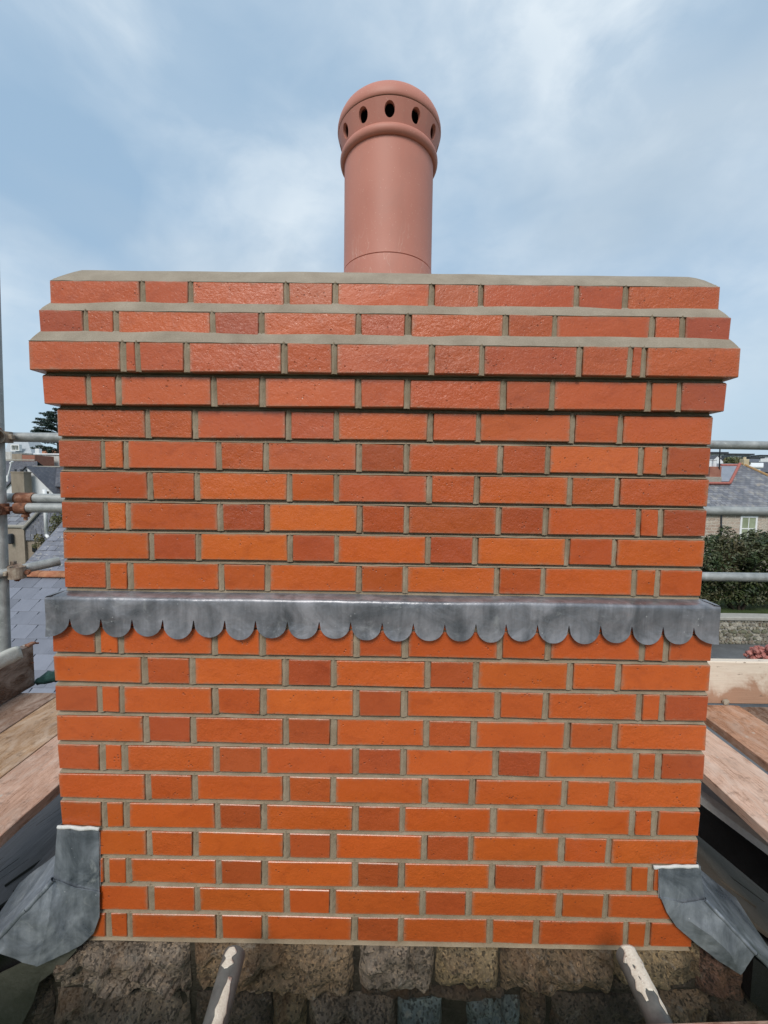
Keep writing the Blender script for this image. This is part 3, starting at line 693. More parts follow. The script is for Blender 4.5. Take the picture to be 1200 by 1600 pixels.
# ridge roll behind the stack and eaves walls close the house
b = MB(); b.box(-4.2, -4.0, .40, 7.4, zb, roofz(-4.2)-.1); b.box(4.0, 4.2, .40, 7.4, zb, roofz(4.2)-.1); b.box(-4.2, 4.2, 7.4, 7.6, zb, roofz(4.2)-.1)
b.build('wall', M['wet_mortar'], house, loc=-H0)

# ------------------------------------------------------------------ lead dressed over the verges
def sheet(name, pts, faces, mat, parent, lv=2, thick=.003, amp=.004, org=None, crease=()):
    o = add(name, mesh(name, [Vector(p)-org for p in pts], faces, True), mat, parent)
    me = o.data; at = me.attributes.new('crease_edge', 'FLOAT', 'EDGE'); use = {}
    for q in me.polygons:
        for ek in q.edge_keys: use[ek] = use.get(ek, 0)+1
    for e in me.edges:
        ek = tuple(sorted(e.vertices)); at.data[e.index].value = max(crease.get(ek, 0) if crease else 0, 1.0 if use.get(ek, 0) == 1 else 0)
    subsurf(o, lv+1, 'SIMPLE')
    tex = bpy.data.textures.new('ripple', 'CLOUDS'); tex.noise_scale = .045
    md = o.modifiers.new('d', 'DISPLACE'); md.texture = tex; md.strength = amp; md.mid_level = .5; md.texture_coords = 'LOCAL'
    solidify(o, thick*.6, 1); o.modifiers.new('e', 'EDGE_SPLIT').split_angle = radians(17)
    return o
YB = -.0364
# left: upstand on the brick, flank plate, then the skirt turned down over the verge
lf = thing('lead_flashing', 'grey dressed lead flashing at the left foot of the brick chimney', 'flashing', (LV.x, -.04, LV.z), 'lead flashings at the chimney foot')
LO = Vector((LV.x, -.04, LV.z))
p = [PY(90, 1293, YB-.004), PY(122, 1294, YB-.004), PY(155, 1296, YB-.004), PY(87, 1338, YB-.005), PY(121, 1345, YB-.004), PY(155, 1350, YB-.004), PY(84, 1377, YB-.010), PY(120, 1392, YB-.006), PY(156, 1402, YB-.004)]
back = [Vector((p[0].x-.002, .25, p[0].z)), Vector((p[3].x-.002, .25, p[3].z)), Vector((p[6].x-.002, .25, p[6].z))]
sheet('upstand', p+back, [(3, 4, 1, 0), (4, 5, 2, 1), (6, 7, 4, 3), (7, 8, 5, 4), (9, 10, 3, 0), (10, 11, 6, 3)], M['lead_old'], lf, 2, .002, .0025, LO, {(0, 3): .95, (3, 6): .95, (0, 1): 1, (1, 2): 1, (2, 5): 1, (5, 8): 1, (6, 7): 1, (7, 8): 1, (0, 9): 1})
p = [PY(84, 1374, YB-.013), PY(119, 1386, YB-.009), PY(156, 1394, YB-.007),      # 0 1 2 fold line
     PY(156, 1432, YB-.007), PY(147, 1457, YB-.009), PY(128, 1475, YB-.016), PY(110, 1485, YB-.026),   # 3 4 5 6 lower right edge
     PY(76, 1440, YB-.040), PY(58, 1510, YB-.055),                             # 7 crease, 8 tip
     PY(0, 1463, YB-.045), PY(0, 1489, YB-.060), PY(-70, 1534, YB-.05), PY(-70, 1556, YB-.06), PY(38, 1452, YB-.045), PY(115, 1432, YB-.015)]   # 9..12, 13 mid outer, 14 centre
rf = []
for q in (0, 9, 11):
    e = p[q]; rf.append(Vector((e.x, .10, roofz(e.x, .016)))); 
pts = p + rf + [PY(42, 1419, YB-.036)]   # 15 16 17, 18 mid of ridge edge
pts.append(Vector((pts[18].x, .10, roofz(pts[18].x, .016))))   # 19
fc = [(0, 14, 1), (1, 14, 4, 3), (1, 3, 2), (14, 6, 5, 4), (0, 7, 6, 14), (7, 8, 6), (0, 18, 13, 7), (18, 9, 10, 13), (7, 13, 8), (13, 10, 8), (9, 11, 12, 10), (0, 15, 19, 18), (18, 19, 16, 9), (9, 16, 17, 11)]
sheet('skirt', pts, fc, M['lead_old'], lf, 2, .003, .007, LO, {(0, 18): .95, (9, 18): .95, (0, 7): .8, (7, 8): .8, (9, 11): .95})
def roll(pts_, r_, parent, O):  # bead added along the lead fold to give it a bright ridge highlight
    b = MB()
    for q in range(len(pts_)-1):
        n_ = 8
        for i in range(n_):
            a_, c_ = pts_[q].lerp(pts_[q+1], i/n_), pts_[q].lerp(pts_[q+1], (i+1)/n_); f_ = lambda v_: v_ + Vector((0, noise.noise(v_*25), noise.noise(v_*31)))*.0025 - O
            b.tube(f_(a_), f_(c_), r_, 10, 0, q == len(pts_)-2 and i == n_-1)
    return b.build('highlight_bead', M['lead_old'], parent, True)
roll([pts[0], pts[18], pts[9], pts[11]], .0065, lf, LO)
sl = MB(); a = PY(90, 1292, YB-.006); c = PY(155, 1295, YB-.006)
def bead(pa, pb, r_, n_=26):
    b = MB(); prev = None
    for i in range(n_+1):
        t = i/n_; q = pa.lerp(pb, t); rr = r_*(1+.45*noise.noise(q*60)); k = len(b.v)
        for j in range(7): th = 2*pi*j/7; b.v.append(q+Vector((0, cos(th)*rr*.8, sin(th)*rr)) + Vector((0, 0, .003*noise.noise(q*35+Vector((3, 0, 0))))))
        if prev is not None:
            for j in range(7): b.f.append((prev+j, prev+(j+1) % 7, k+(j+1) % 7, k+j))
        else: b.f.append(tuple(range(k+6, k-1, -1)))
        prev = k
    b.f.append(tuple(range(prev, prev+7))); return b
bead(a-LO, c-LO, .0045).build('sealant', M['sealant'], lf, True)
bead(PY(156, 1300, YB-.002)-LO, PY(157, 1385, YB-.002)-LO, .0018).build('sealant', M['sealant'], lf, True)
# right
rfz = thing('lead_flashing', 'grey dressed lead flashing at the right foot of the brick chimney', 'flashing', (RV.x, -.04, RV.z), 'lead flashings at the chimney foot')
RO = Vector((RV.x, -.04, RV.z))
p = [PY(1030, 1356, YB-.004), PY(1062, 1355, YB-.004), PY(1094, 1354, YB-.006), PY(1029, 1380, YB-.004), PY(1063, 1384, YB-.004), PY(1097, 1380, YB-.007), PY(1031, 1404, YB-.004), PY(1064, 1413, YB-.005), PY(1100, 1407, YB-.010)]
back = [Vector((p[2].x+.002, .25, p[2].z)), Vector((p[5].x+.002, .25, p[5].z)), Vector((p[8].x+.002, .25, p[8].z))]
sheet('upstand', p+back, [(3, 4, 1, 0), (4, 5, 2, 1), (6, 7, 4, 3), (7, 8, 5, 4), (5, 10, 9, 2), (8, 11, 10, 5)], M['lead_old'], rfz, 2, .002, .0025, RO, {(2, 5): .95, (5, 8): .95, (0, 1): 1, (1, 2): 1, (0, 3): 1, (3, 6): 1, (6, 7): 1, (7, 8): 1, (2, 9): 1})
p = [PY(1032, 1402, YB-.006), PY(1066, 1411, YB-.009), PY(1101, 1405, YB-.014),                # 0 1 2
     PY(1041, 1424, YB-.007), PY(1056, 1446, YB-.010), PY(1088, 1474, YB-.020), PY(1122, 1500, YB-.032), PY(1157, 1522, YB-.045),  # 3..7 lower edge
     PY(1130, 1436, YB-.028), PY(1158, 1466, YB-.040), PY(1180, 1489, YB-.050),               # 8 9 10 upper fold
     PY(1080, 1440, YB-.020), PY(1112, 1462, YB-.036), PY(1140, 1488, YB-.046),               # 11 12 13 middle
     PY(1204, 1513, YB-.040), PY(1250, 1556, YB-.040)]                                        # 14 15 fold carries on
rt = []
for q in (2, 8, 9, 10, 14, 15):
    e = p[q]; rt.append(Vector((e.x-.004, .115, roofz(e.x-.004, .018))))
pts = p + rt     # 16..21
fc = [(0, 3, 11, 1), (3, 4, 11), (4, 5, 11), (1, 11, 2), (11, 12, 8, 2), (11, 5, 12), (5, 6, 13, 12), (12, 13, 9, 8), (6, 7, 13), (7, 10, 9, 13), (2, 8, 17, 16), (8, 9, 18, 17), (9, 10, 19, 18), (10, 14, 20, 19), (14, 15, 21, 20)]
sheet('skirt', pts, fc, M['lead_old'], rfz, 2, .003, .006, RO, {(2, 8): .95, (8, 9): .95, (9, 10): .95, (7, 10): 1, (10, 14): .95, (1, 11): .5})
roll([pts[2], pts[8], pts[9], pts[10], pts[14], pts[15]], .005, rfz, RO)
bead(PY(1021, 1355, YB-.004)-RO, PY(1091, 1353, YB-.006)-RO, .0042).build('sealant', M['sealant'], rfz, True)
bead(PY(1029, 1360, YB-.002)-RO, PY(1029, 1402, YB-.002)-RO, .0022).build('sealant', M['sealant'], rfz, True)
# underlay flap hanging below the left lead, black verge trim both sides
uo = PY(60, 1540, -.05)
p = [PY(116, 1468, -.052), PY(120, 1484, -.054), PY(97, 1509, -.056), PY(62, 1533, -.058), PY(52, 1566, -.055), PY(28, 1612, -.055), PY(-30, 1640, -.055), PY(-90, 1640, -.055), PY(-90, 1560, -.06), PY(-20, 1530, -.065), PY(40, 1500, -.07), PY(85, 1478, -.062), PY(40, 1545, -.066), PY(0, 1575, -.066)]
fl = sheet('underlay_flap', p, [(0, 11, 2, 1), (11, 10, 12, 3), (11, 3, 2), (10, 9, 13, 12), (12, 13, 5, 4), (12, 4, 3), (9, 8, 7, 13), (13, 7, 6, 5)], M['felt'], None, 2, .003, .008, uo)
fl.location = uo; tag(fl, 'green grey roofing underlay hanging under the left lead flashing', 'underlay')
for sx in (-1, 1):
    b = MB(); xa, xb_ = sx*.86, sx*2.4
    cs = [(.028, -.075), (.028, -.02), (.10, -.02), (.10, -.20), (.028, -.20)]
    if sx > 0: xa = PY(1168, 1500, -.06).x
    y0 = -.075 if sx > 0 else -.06
    q = []
    for x in (xa, xb_):
        zt = roofz(x); k = len(b.v); b.v += [Vector((x, y0, zt-.03)), Vector((x, .12, zt-.03)), Vector((x, .12, zt-.145)), Vector((x, y0, zt-.145))]
    b.f += [(0, 1, 5, 4), (1, 2, 6, 5), (2, 3, 7, 6), (3, 0, 4, 7), (3, 2, 1, 0), (4, 5, 6, 7)]
    b.build('verge_trim', M['black'], house, loc=-H0)

# ------------------------------------------------------------------ scaffold: boards, toe boards, tubes, couplers
BZ = -1.10                                                    # top of the boards
def board(label, x0, x1, y0, y1, z, col, rot=0.0, ragged=0, seed=0, tilt=0.0, name='scaffold_board'):
    """boards run along their own Y; slightly cupped, with worn edges"""
    w, l = x1-x0, y1-y0; b = MB(); ny, nx_ = 28, 6; T = .038
    for j in range(ny+1):
        for i in range(nx_+1):
            x = -w/2+w*i/nx_; y = -l/2+l*j/ny; e = 0
            if ragged and i == (nx_ if ragged > 0 else 0): e = -.016*abs(noise.noise(Vector((y*7, seed, 0))))*ragged - .010*abs(noise.noise(Vector((y*24, seed, 4))))*ragged
            zz_ = .0025*noise.noise(Vector((x*6, y*2, seed*3.3))) - (.003 if i in (0, nx_) else 0)
            b.v.append(Vector((x+e+.001*noise.noise(Vector((y*11, i, seed))), y, zz_)))
    R = nx_+1
    for j in range(ny):
        for i in range(nx_): q = j*R+i; b.f.append((q, q+1, q+R+1, q+R))
    rim = [i for i in range(R)] + [j*R+nx_ for j in range(1, ny+1)] + [ny*R+i for i in range(nx_-1, -1, -1)] + [j*R for j in range(ny-1, 0, -1)]
    k = len(b.v); b.v += [Vector((b.v[i].x, b.v[i].y, -T)) for i in rim]
    for i in range(len(rim)): i2 = (i+1) % len(rim); b.f.append((rim[i2], rim[i], k+i, k+i2))
    b.f.append(tuple(range(k+len(rim)-1, k-1, -1)))
    o = b.build(name, M['wood'], None, loc=Vector(((x0+x1)/2, (y0+y1)/2, z)), col=col); o.rotation_euler = (tilt, 0, rot); bevel(o, .002)
    return tag(o, label, 'scaffold board', 'scaffold boards')
Y1 = PZ(85, 1086, BZ).y
XL = PZ(90, 1229, BZ).x
board('pink brown scaffold board with splintered edge beside the left of the chimney', XL-.222, XL, -1.5, Y1+.55, BZ, (.74, .47, .345), 0, 1.8, 1)
board('pale yellowish scaffold board, middle of the three left of the chimney', XL-.450, XL-.228, -1.55, Y1+.30, BZ-.002, (.58, .38, .23), 0, 0, 2)
board('darker wet scaffold board under the toe board left of the chimney', XL-.676, XL-.454, -1.5, Y1+.02, BZ-.001, (.40, .265, .195), 0, 0, 3)
XR = PZ(1099.5, 1204, BZ).x
YT = PZ(1150, 1101, BZ).y
board('pale pink scaffold board nearest the right side of the chimney', XR, XR+.222, -1.4, YT-.03, BZ, (.86, .58, .44), .012, -.25, 4)
board('brown scaffold board, middle of the three right of the chimney', XR+.262, XR+.484, -1.5, YT-.012, BZ+.004, (.60, .335, .215), -.004, 0, 5)
board('dark brown scaffold board farthest right of the chimney', XR+.494, XR+.716, -1.5, YT-.012, BZ-.002, (.20, .125, .090), -.004, 0, 6)
fA, fB = PZ(870, 1600, BZ), PZ(1200, 1590, BZ); FA = math.atan2(fB.y-fA.y, fB.x-fA.x)
cols = [(.45, .29, .21), (.36, .24, .17), (.40, .26, .18), (.33, .22, .15)]
lab = ['pinkish scaffold board edge along the bottom right, in front of the chimney', 'scaffold board second from the chimney, under the viewer', 'scaffold board third from the chimney, under the viewer', 'scaffold board farthest from the chimney, behind the viewer']
for i in range(4):
    o = board(lab[i], -.11, .112, -1.05, 1.05, BZ+.001*i, cols[i], radians(-90)+.043, 0, 8+i)
    o.rotation_euler.z = radians(-90)+FA; nv = Vector((-sin(FA), cos(FA), 0)); o.location = fA + Vector((cos(FA), sin(FA), 0))*(-.45) - nv*(.112+.229*i)
# toe boards
b = MB(); x0 = PZ(56, 1071, BZ).x; ye = PZ(56, 1071, BZ).y; hgt = .205
L_ = ye+1.5
b.box(-.019, .019, -L_/2, L_/2, 0, hgt, .004, .001)
to = b.build('board', M['wood'], None, loc=(0, 0, 0), col=(.17, .105, .070))
tr = thing('toe_board', 'dark brown toe board on edge with white sleeve, by the left scaffold post', 'toe board', (x0-.019, ye-L_/2, BZ+.002)); to.parent = tr
def sleeve(ya, yb, parent):
    b = MB(); prev = None; n_ = 14
    for j in range(9):
        y = ya+(yb-ya)*j/8; k = len(b.v)
        for i in range(n_+1):
            t = i/n_
            x = -.024+.048*t; z = hgt+.006 + .007*sin(pi*t) - (.045*max(0, (abs(t-.5)-.34)/.16))
            w = Vector((x*40, y*30, 1)); b.v.append(Vector((x*1.12, y, z)) + Vector((noise.noise(w), noise.noise(w+Vector((5, 1, 1))), noise.noise(w+Vector((1, 7, 1)))))*.004)
        if prev is not None:
            for i in range(n_): b.f.append((prev+i, prev+i+1, k+i+1, k+i))
        prev = k
    o = b.build('sleeve', M['rag'], parent, True); solidify(o, .003, 1); return o
sleeve(L_/2-.23, L_/2-.07, tr)
b = MB(); b.tube((.021, L_/2-.02, .12), (.030, L_/2-.02, .12), .004, 8); b.box(.0, .023, L_/2-.03, L_/2+.010, hgt-.005, hgt+.006, .002); b.tube((.005, L_/2+.002, hgt), (.012, L_/2+.035, hgt-.012), .004, 8)
b.build('wire_tie', M['rust'], tr)
b = MB(); xa, xb_ = .70, 3.1; b.box(-(xb_-xa)/2, (xb_-xa)/2, -.019, .019, 0, .200, .004, .001)
tw = thing('toe_board', 'pale mud splashed toe board across the end of the right scaffold boards', 'toe board', ((xa+xb_)/2, YT+.019, BZ+.003), rot=(0, 0, .006)); b.build('board', M['toe'], tw)
b = MB(); b.box(-.014, .012, -.035, -.019, .003, .022, .004, .004); o = b.build('mortar_lump', M['flaunch'], tw); o.location = (PZ(1130, 1100, BZ).x-(xa+xb_)/2, 0, 0)
# tubes
TR = .02415
def tube(label, a, b_, ends=True, mat='steel', group='scaffold tubes', name='scaffold_tube'):
    a, b_ = Vector(a), Vector(b_); mid = (a+b_)/2; m_ = MB(); m_.tube(a-mid, b_-mid, TR, 24, .0035)
    o = m_.build(name, M[mat], None, True, loc=mid)
    md = o.modifiers.new('e', 'EDGE_SPLIT'); md.split_angle = radians(50)
    return tag(o, label, 'scaffold tube', group)
YR = 1.22
def rail(px, py, Y, x0, x1, label, slope=0.0):
    c = PY(px, py, Y); return tube(label, (x0, Y, c.z+slope*(x0-c.x)), (x1, Y+.0, c.z+slope*(x1-c.x)))
rail(1150, 695.5, YR+.12, .55, 4.2, 'upper guard rail tube right of the chimney, against the sky', -.004)
rail(1150, 798.5, YR+.02, .45, 4.2, 'middle guard rail tube right of the chimney, crossing the stone house', .0)
rail(1150, 901.5, YR+.0, .50, 4.2, 'lower guard rail tube right of the chimney, crossing the green tree', .0)
SP0 = PY(7.5, 1005, 1.02); SPT = PY(-9, 480, 1.02)
std = tube('upright grey scaffold post at the left edge', SP0 + (SP0-SPT).normalized()*.32, SPT + (SPT-SP0).normalized()*1.2)
YL = 1.09
top_l = rail(60, 683.5, YL, PY(8, 683, YL).x, -.35, 'upper guard rail tube left of the chimney, below the cypress')
mid_a = rail(50, 778.5, YL, -3.6, -.35, 'middle guard rail tube left of the chimney with rusty sleeve')
mid_b = rail(60, 793.5, YL-.03, PY(35, 794, YL-.03).x, -.30, 'short tube clamped just under the middle rail at left')
a = PY(-60, 910, .90); c = PY(93, 876.5, 1.18)
low_l = tube('slanting lichen spotted tube with open end, left of the chimney', a, c)
# couplers: two half collars, bolts and a flap
def coupler(label, loc, ax1, ax2, mat='rust', s=1.0, gap=.05):
    t = thing('scaffold_coupler', label, 'coupler', loc, 'scaffold couplers')
    a1, a2 = Vector(ax1).normalized(), Vector(ax2).normalized(); nrm = a1.cross(a2)
    nrm = nrm.normalized() if nrm.length > .1 else Vector((0, -1, 0))
    for ax, off in ((a1, nrm*0), (a2, nrm*gap)):
        b = MB(); b.tube(off-ax*.026*s, off+ax*.026*s, .0325*s, 18, .0065)
        sd_ = ax.cross(nrm).normalized()
        for w in (-1, 1):
            q = off+sd_*w*.036*s; b.box(q.x-.009, q.x+.009, q.y-.012, q.y+.012, q.z-.012, q.z+.012, .003, .001)
        b.build('collar', M[mat], t)
        b = MB(); q = off+sd_*.040*s; d = (nrm*.7-sd_*.2).normalized()
        b.tube(q-d*.035*s, q+d*.045*s, .0065*s, 10); b.tube(q+d*.018*s, q+d*.032*s, .0125*s, 6)
        b.build('bolt', M['rust'], t)
    return t
vz = (SP0-SPT).normalized()
def on_std(py):
    t = (PY(0, py, 1.02).z-SPT.z)/(SP0.z-SPT.z); return SPT.lerp(SP0, t)
c1_ = on_std(683); coupler('weathered coupler joining the left post and the upper rail', c1_ + Vector((.03, .0, 0)), (0, 0, 1), (1, 0, .0), 'clamp', 1.0, -.055)
c2_ = on_std(792); coupler('rusty coupler joining the left post and the middle rail', c2_ + Vector((.0, .0, -.01)), (0, 0, 1), (1, 0, .0), 'rust', 1.05, -.055)
sl_ = PY(41, 779, YL); t = thing('scaffold_coupler', 'rusty sleeve coupler round the middle rail, left of the chimney', 'coupler', sl_, 'scaffold couplers')
b = MB(); b.tube((-.046, 0, 0), (.046, 0, 0), .0305, 22, .006); b.build('collar', M['rust'], t, False)
b = MB(); b.box(-.03, .03, -.036, .008, -.062, -.026, .006, .002); b.tube((-.026, -.03, -.048), (.036, -.03, -.048), .029, 16, .005); b.build('lower_collar', M['rust'], t)
b = MB(); b.tube((.018, -.03, -.06), (.018, -.03, -.108), .0085, 10); b.tube((.018, -.03, -.078), (.018, -.03, -.092), .0165, 6); b.build('bolt', M['rust'], t)
pl = PY(24, 892, 1.052); coupler('pale weathered coupler gripping the slanting tube, left of the chimney', pl, (c-a).normalized(), (0, 0, 1), 'clamp', 1.12, .052)
# transom tubes poking out from under the boards towards the wall
def transom(label, px, py, px2, py2, Z, mat):
    a_, b_ = PZ(px, py, Z), PZ(px2, py2, Z); d = (a_-b_).normalized()
    return tube(label, b_-d*.6, a_, mat=mat, group='transom tubes below the chimney')
tl = transom('tube end with long white paint streak, left in front of the granite', 366, 1492, 336, 1602, -1.165, 'flake')
tr2 = transom('tube end with white painted tip, right in front of the granite', 979, 1492, 1030, 1598, -1.165, 'flake')
def paint(o, strips, label):
    """flaked paint still on a tube: thin curved skins on its upper side (start, end, angle centre, half width)"""
    me = o.data; A = sum((Vector(v.co) for v in me.vertices[24:48]), Vector())/24; B = sum((Vector(v.co) for v in me.vertices[:24]), Vector())/24
    d = (B-A).normalized(); u = d.cross(Vector((0, 0, 1))).normalized(); w = u.cross(d)
    if w.z < 0: w = -w
    for s0, s1, ac, hw, sd_ in strips:
        b = MB(); n_ = 22; m_ = 7
        for i in range(n_+1):
            t = i/n_; s = s0+(s1-s0)*t; ww = hw*(.35+.65*min(1, 4*t, 4*(1-t)) if s0 > 0 else (1 if t < .45 else max(.12, 1.5-1.25*t)))*(.75+1.0*noise.noise(Vector((s*60, sd_, 0))))
            for j in range(m_+1):
                th = ac+ww*(j/m_*2-1); b.v.append(A+d*s+(u*sin(th)+w*cos(th))*(TR+.0009))
        for i in range(n_):
            for j in range(m_): q = i*(m_+1)+j; b.f.append((q, q+1, q+m_+2, q+m_+1))
        q = b.build('flaked_paint', M['rag_paint'], o, True); q['label'] = label; solidify(q, .0008, 0)
M['rag_paint'] = m_plain('cream_paint', (.62, .56, .45), (.80, .76, .66), 30, .6, .5, .004)
paint(tl, [(.060, .30, -.42, .62, 1.0), (.004, .045, .15, .7, 3.0)], 'long flaked streak of cream paint')
paint(tr2, [(-.001, .085, -.1, 1.0, 2.0), (.02, .10, .55, .35, 5.0), (.03, .12, -.6, .28, 7.0)], 'flaked cream paint on the tip')
# grey board under the right scaffold boards, with its printed marks
gz = -1.235
q = [PZ(1085, 1200, gz), PZ(1260, 1340, gz), PZ(1260, 1356, gz), PZ(1085, 1228, gz)]
go = (q[0]+q[1]+q[2]+q[3])/4; b = MB()
far = [PZ(1085, 1150, gz), PZ(1260, 1290, gz)]
tp = [far[0], q[3], q[2], far[1]]
b.q([x-go for x in tp]); b.q([x-go-Vector((0, 0, .02)) for x in tp[::-1]])
for i in range(4): i2 = (i+1) % 4; b.q([tp[i2]-go, tp[i]-go, tp[i]-go-Vector((0, 0, .02)), tp[i2]-go-Vector((0, 0, .02))])
gb = thing('grey_board', 'flat grey plastic board with pale edge under the right scaffold boards', 'board', go)
b.build('panel', M['grey_board'], gb)
e = [PZ(1085, 1228, gz+.001), PZ(1260, 1356, gz+.001), PZ(1260, 1370, gz+.001), PZ(1085, 1240, gz+.001)]; b = MB(); b.q([x-go+Vector((0, 0, .004)) for x in (e[0], e[3], e[2], e[1])]); b.q([x-go-Vector((0, 0, .022)) for x in e])
for i in range(4): i2 = (i+1) % 4; b.q([e[i2]-go+Vector((0, 0, .004)), e[i]-go+Vector((0, 0, .004)), e[i]-go-Vector((0, 0, .022)), e[i2]-go-Vector((0, 0, .022))])
b.build('edge_strip', M['pale_edge'], gb)
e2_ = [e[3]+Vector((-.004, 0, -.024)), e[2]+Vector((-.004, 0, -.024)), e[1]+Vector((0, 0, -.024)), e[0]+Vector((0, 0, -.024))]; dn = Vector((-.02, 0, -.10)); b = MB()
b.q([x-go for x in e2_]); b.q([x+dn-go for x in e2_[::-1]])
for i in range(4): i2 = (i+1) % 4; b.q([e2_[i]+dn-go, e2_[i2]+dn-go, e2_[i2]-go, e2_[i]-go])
b.build('shadow_gap_block', M['black'], gb)  # black block added to stand for the dark shadow gap under the board
b = MB()
for i, (px, py) in enumerate(((1161, 1274), (1164, 1275), (1170, 1280), (1173, 1281), (1176, 1282), (1180, 1285), (1170, 1285), (1177, 1289))):
    c_ = PZ(px, py, gz+.0012)-go; b.q([c_+Vector((-.004, -.006, 0)), c_+Vector((.004, -.006, 0)), c_+Vector((.005, .004, 0)), c_+Vector((-.003, .004, 0))])
b.build('printed_marks', M['print'], gb)
# scrap of netting at the end of the left boards
c_ = PZ(76, 1075, BZ); b = MB()
for j in range(9):
    for i in range(13):
        t = i/12; r_ = .028*sin(pi*(.12+.8*t))+.004; th = 2*pi*j/8; w = Vector((t*5, j*1.7, 2)); b.v.append(Vector((-.07+.17*t, .02+.06*t+r_*cos(th)*1.2, .022+r_*sin(th)+.05*t)) + Vector((noise.noise(w), noise.noise(w*1.7), noise.noise(w*2.1)))*.014)
for j in range(8):
    for i in range(12): q0 = j*13+i; b.f.append((q0, q0+1, q0+14, q0+13))
o = b.build('netting_scrap', M['netting'], None, True, loc=c_); tag(o, 'bundle of dark teal netting at the end of the left boards', 'netting')

# ------------------------------------------------------------------ neighbours: helpers
def gable_house(root, D, px0, px1, eave_py, apex_py, depth, base_z, wall, roofm, apex_px=None, over=.15):
    """house with its gable towards the viewer: walls and two roof slopes; coordinates taken from pixels at distance D"""
    a, c, t = PD(px0, eave_py, D), PD(px1, eave_py, D), PD(apex_px or (px0+px1)/2, apex_py, D); O = root.location
    y0, y1 = a.y, a.y+depth; b = MB(); ze = (a.z+c.z)/2
    fr = [Vector((a.x, y0, base_z)), Vector((c.x, y0, base_z)), Vector((c.x, y0, ze)), Vector((t.x, y0, t.z)), Vector((a.x, y0, ze))]
    bk = [Vector((p_.x, y1, p_.z)) for p_ in fr]
    b.q([p_-O for p_ in fr]); b.q([p_-O for p_ in bk[::-1]])
    for i in (0, 1, 4): i2 = (i+1) % 5; b.q([fr[i]-O, bk[i]-O, bk[i2]-O, fr[i2]-O])
    w = b.build('wall', wall, root)
    for e_, sgn in ((a, -1), (c, 1)):
        d = Vector((e_.x-t.x, 0, ze-t.z)); d2 = d*(1+over/d.length); nn = Vector((-d.z, 0, d.x)).normalized()
        if nn.z < 0: nn = -nn
        Lx = d2.length; b = MB(); b.box(0, Lx, -over, depth+over, .01, .10)
        me = b.me('roof'); o = add('roof', me, roofm, root); ax = d.normalized()
        o.matrix_local = Matrix.Translation(Vector((t.x, y0, t.z))-O) @ Matrix((ax, nn.cross(ax), nn)).transposed().to_4x4() if sgn > 0 else Matrix.Translation(Vector((t.x, y0, t.z))-O) @ Matrix((ax, nn.cross(ax), nn)).transposed().to_4x4()
        if nn.cross(ax).y < 0:
            b2 = MB(); b2.box(0, Lx, -depth-over, over, .01, .10); o.data = b2.me('roof'); o.data.materials.append(roofm)
    return a, c, t
def window(parent, O, c, w, h, pane, frame=None, nx_=2, nz_=2, axis='x', fw=.06, dep=.06, ncol=(0, -1, 0)):
    """sash window facing -Y: frame and glazing bars proud of the wall, panes set in"""
    b = MB(); fr = frame or M['white_paint']; c = c-O
    for s in (-1, 1):
        b.box(c.x+s*(w/2-fw/2)-fw/2, c.x+s*(w/2-fw/2)+fw/2, c.y-dep, c.y+.02, c.z-h/2, c.z+h/2)
    b.box(c.x-w/2+fw, c.x+w/2-fw, c.y-dep, c.y+.02, c.z+h/2-fw, c.z+h/2); b.box(c.x-w/2-.04, c.x+w/2+.04, c.y-dep-.05, c.y+.02, c.z-h/2-fw, c.z-h/2)
    for i in range(1, nx_): x = c.x-w/2+w*i/nx_; b.box(x-.02, x+.02, c.y-dep+.012, c.y+.015, c.z-h/2, c.z+h/2-fw)
    for i in range(1, nz_): z = c.z-h/2+h*i/nz_; b.box(c.x-w/2+fw, c.x+w/2-fw, c.y-dep+.006, c.y+.016, z-.03, z+.03)
    fo = b.build('window', fr, parent)
    for i in range(nx_):
        for j in range(nz_):
            b = MB(); x0_, x1_ = c.x-w/2+w*i/nx_+.005, c.x-w/2+w*(i+1)/nx_-.005; z0_, z1_ = c.z-h/2+h*j/nz_+.005, c.z-h/2+h*(j+1)/nz_-.005
            b.box(x0_, x1_, c.y-.022, c.y-.012, z0_, z1_); b.build('pane', pane, fo)
    return fo
def chimney_stack(parent, O, c0, w, d, z0_, z1_, mat, pots=2, potm=None, cap=True):
    b = MB(); c = c0-O; b.box(c.x-w/2, c.x+w/2, c.y-d/2, c.y+d/2, z0_-O.z, z1_-O.z, .02)
    if cap: b.box(c.x-w/2-.05, c.x+w/2+.05, c.y-d/2-.05, c.y+d/2+.05, z1_-O.z-.16, z1_-O.z-.05, .01)
    s = b.build('chimney', mat, parent)
    for i in range(pots):
        x = c.x+(i-(pots-1)/2)*w*.42; b = MB(); b.lathe([(.12, z1_-O.z-.02), (.10, z1_-O.z+.22), (.13, z1_-O.z+.24), (.13, z1_-O.z+.28), (.09, z1_-O.z+.28), (.08, z1_-O.z)], 14, x, c.y); b.build('pot', potm or M['dark_frame'], s)
    return s

# ------------------------------------------------------------------ left neighbour with neat slates
RA = radians(30)
D1 = 5.1; pa = PD(60, 937, D1)
def rp(s, x): return Vector((x, pa.y+s*cos(RA), pa.z+s*sin(RA)))
sr = (897-937)*0
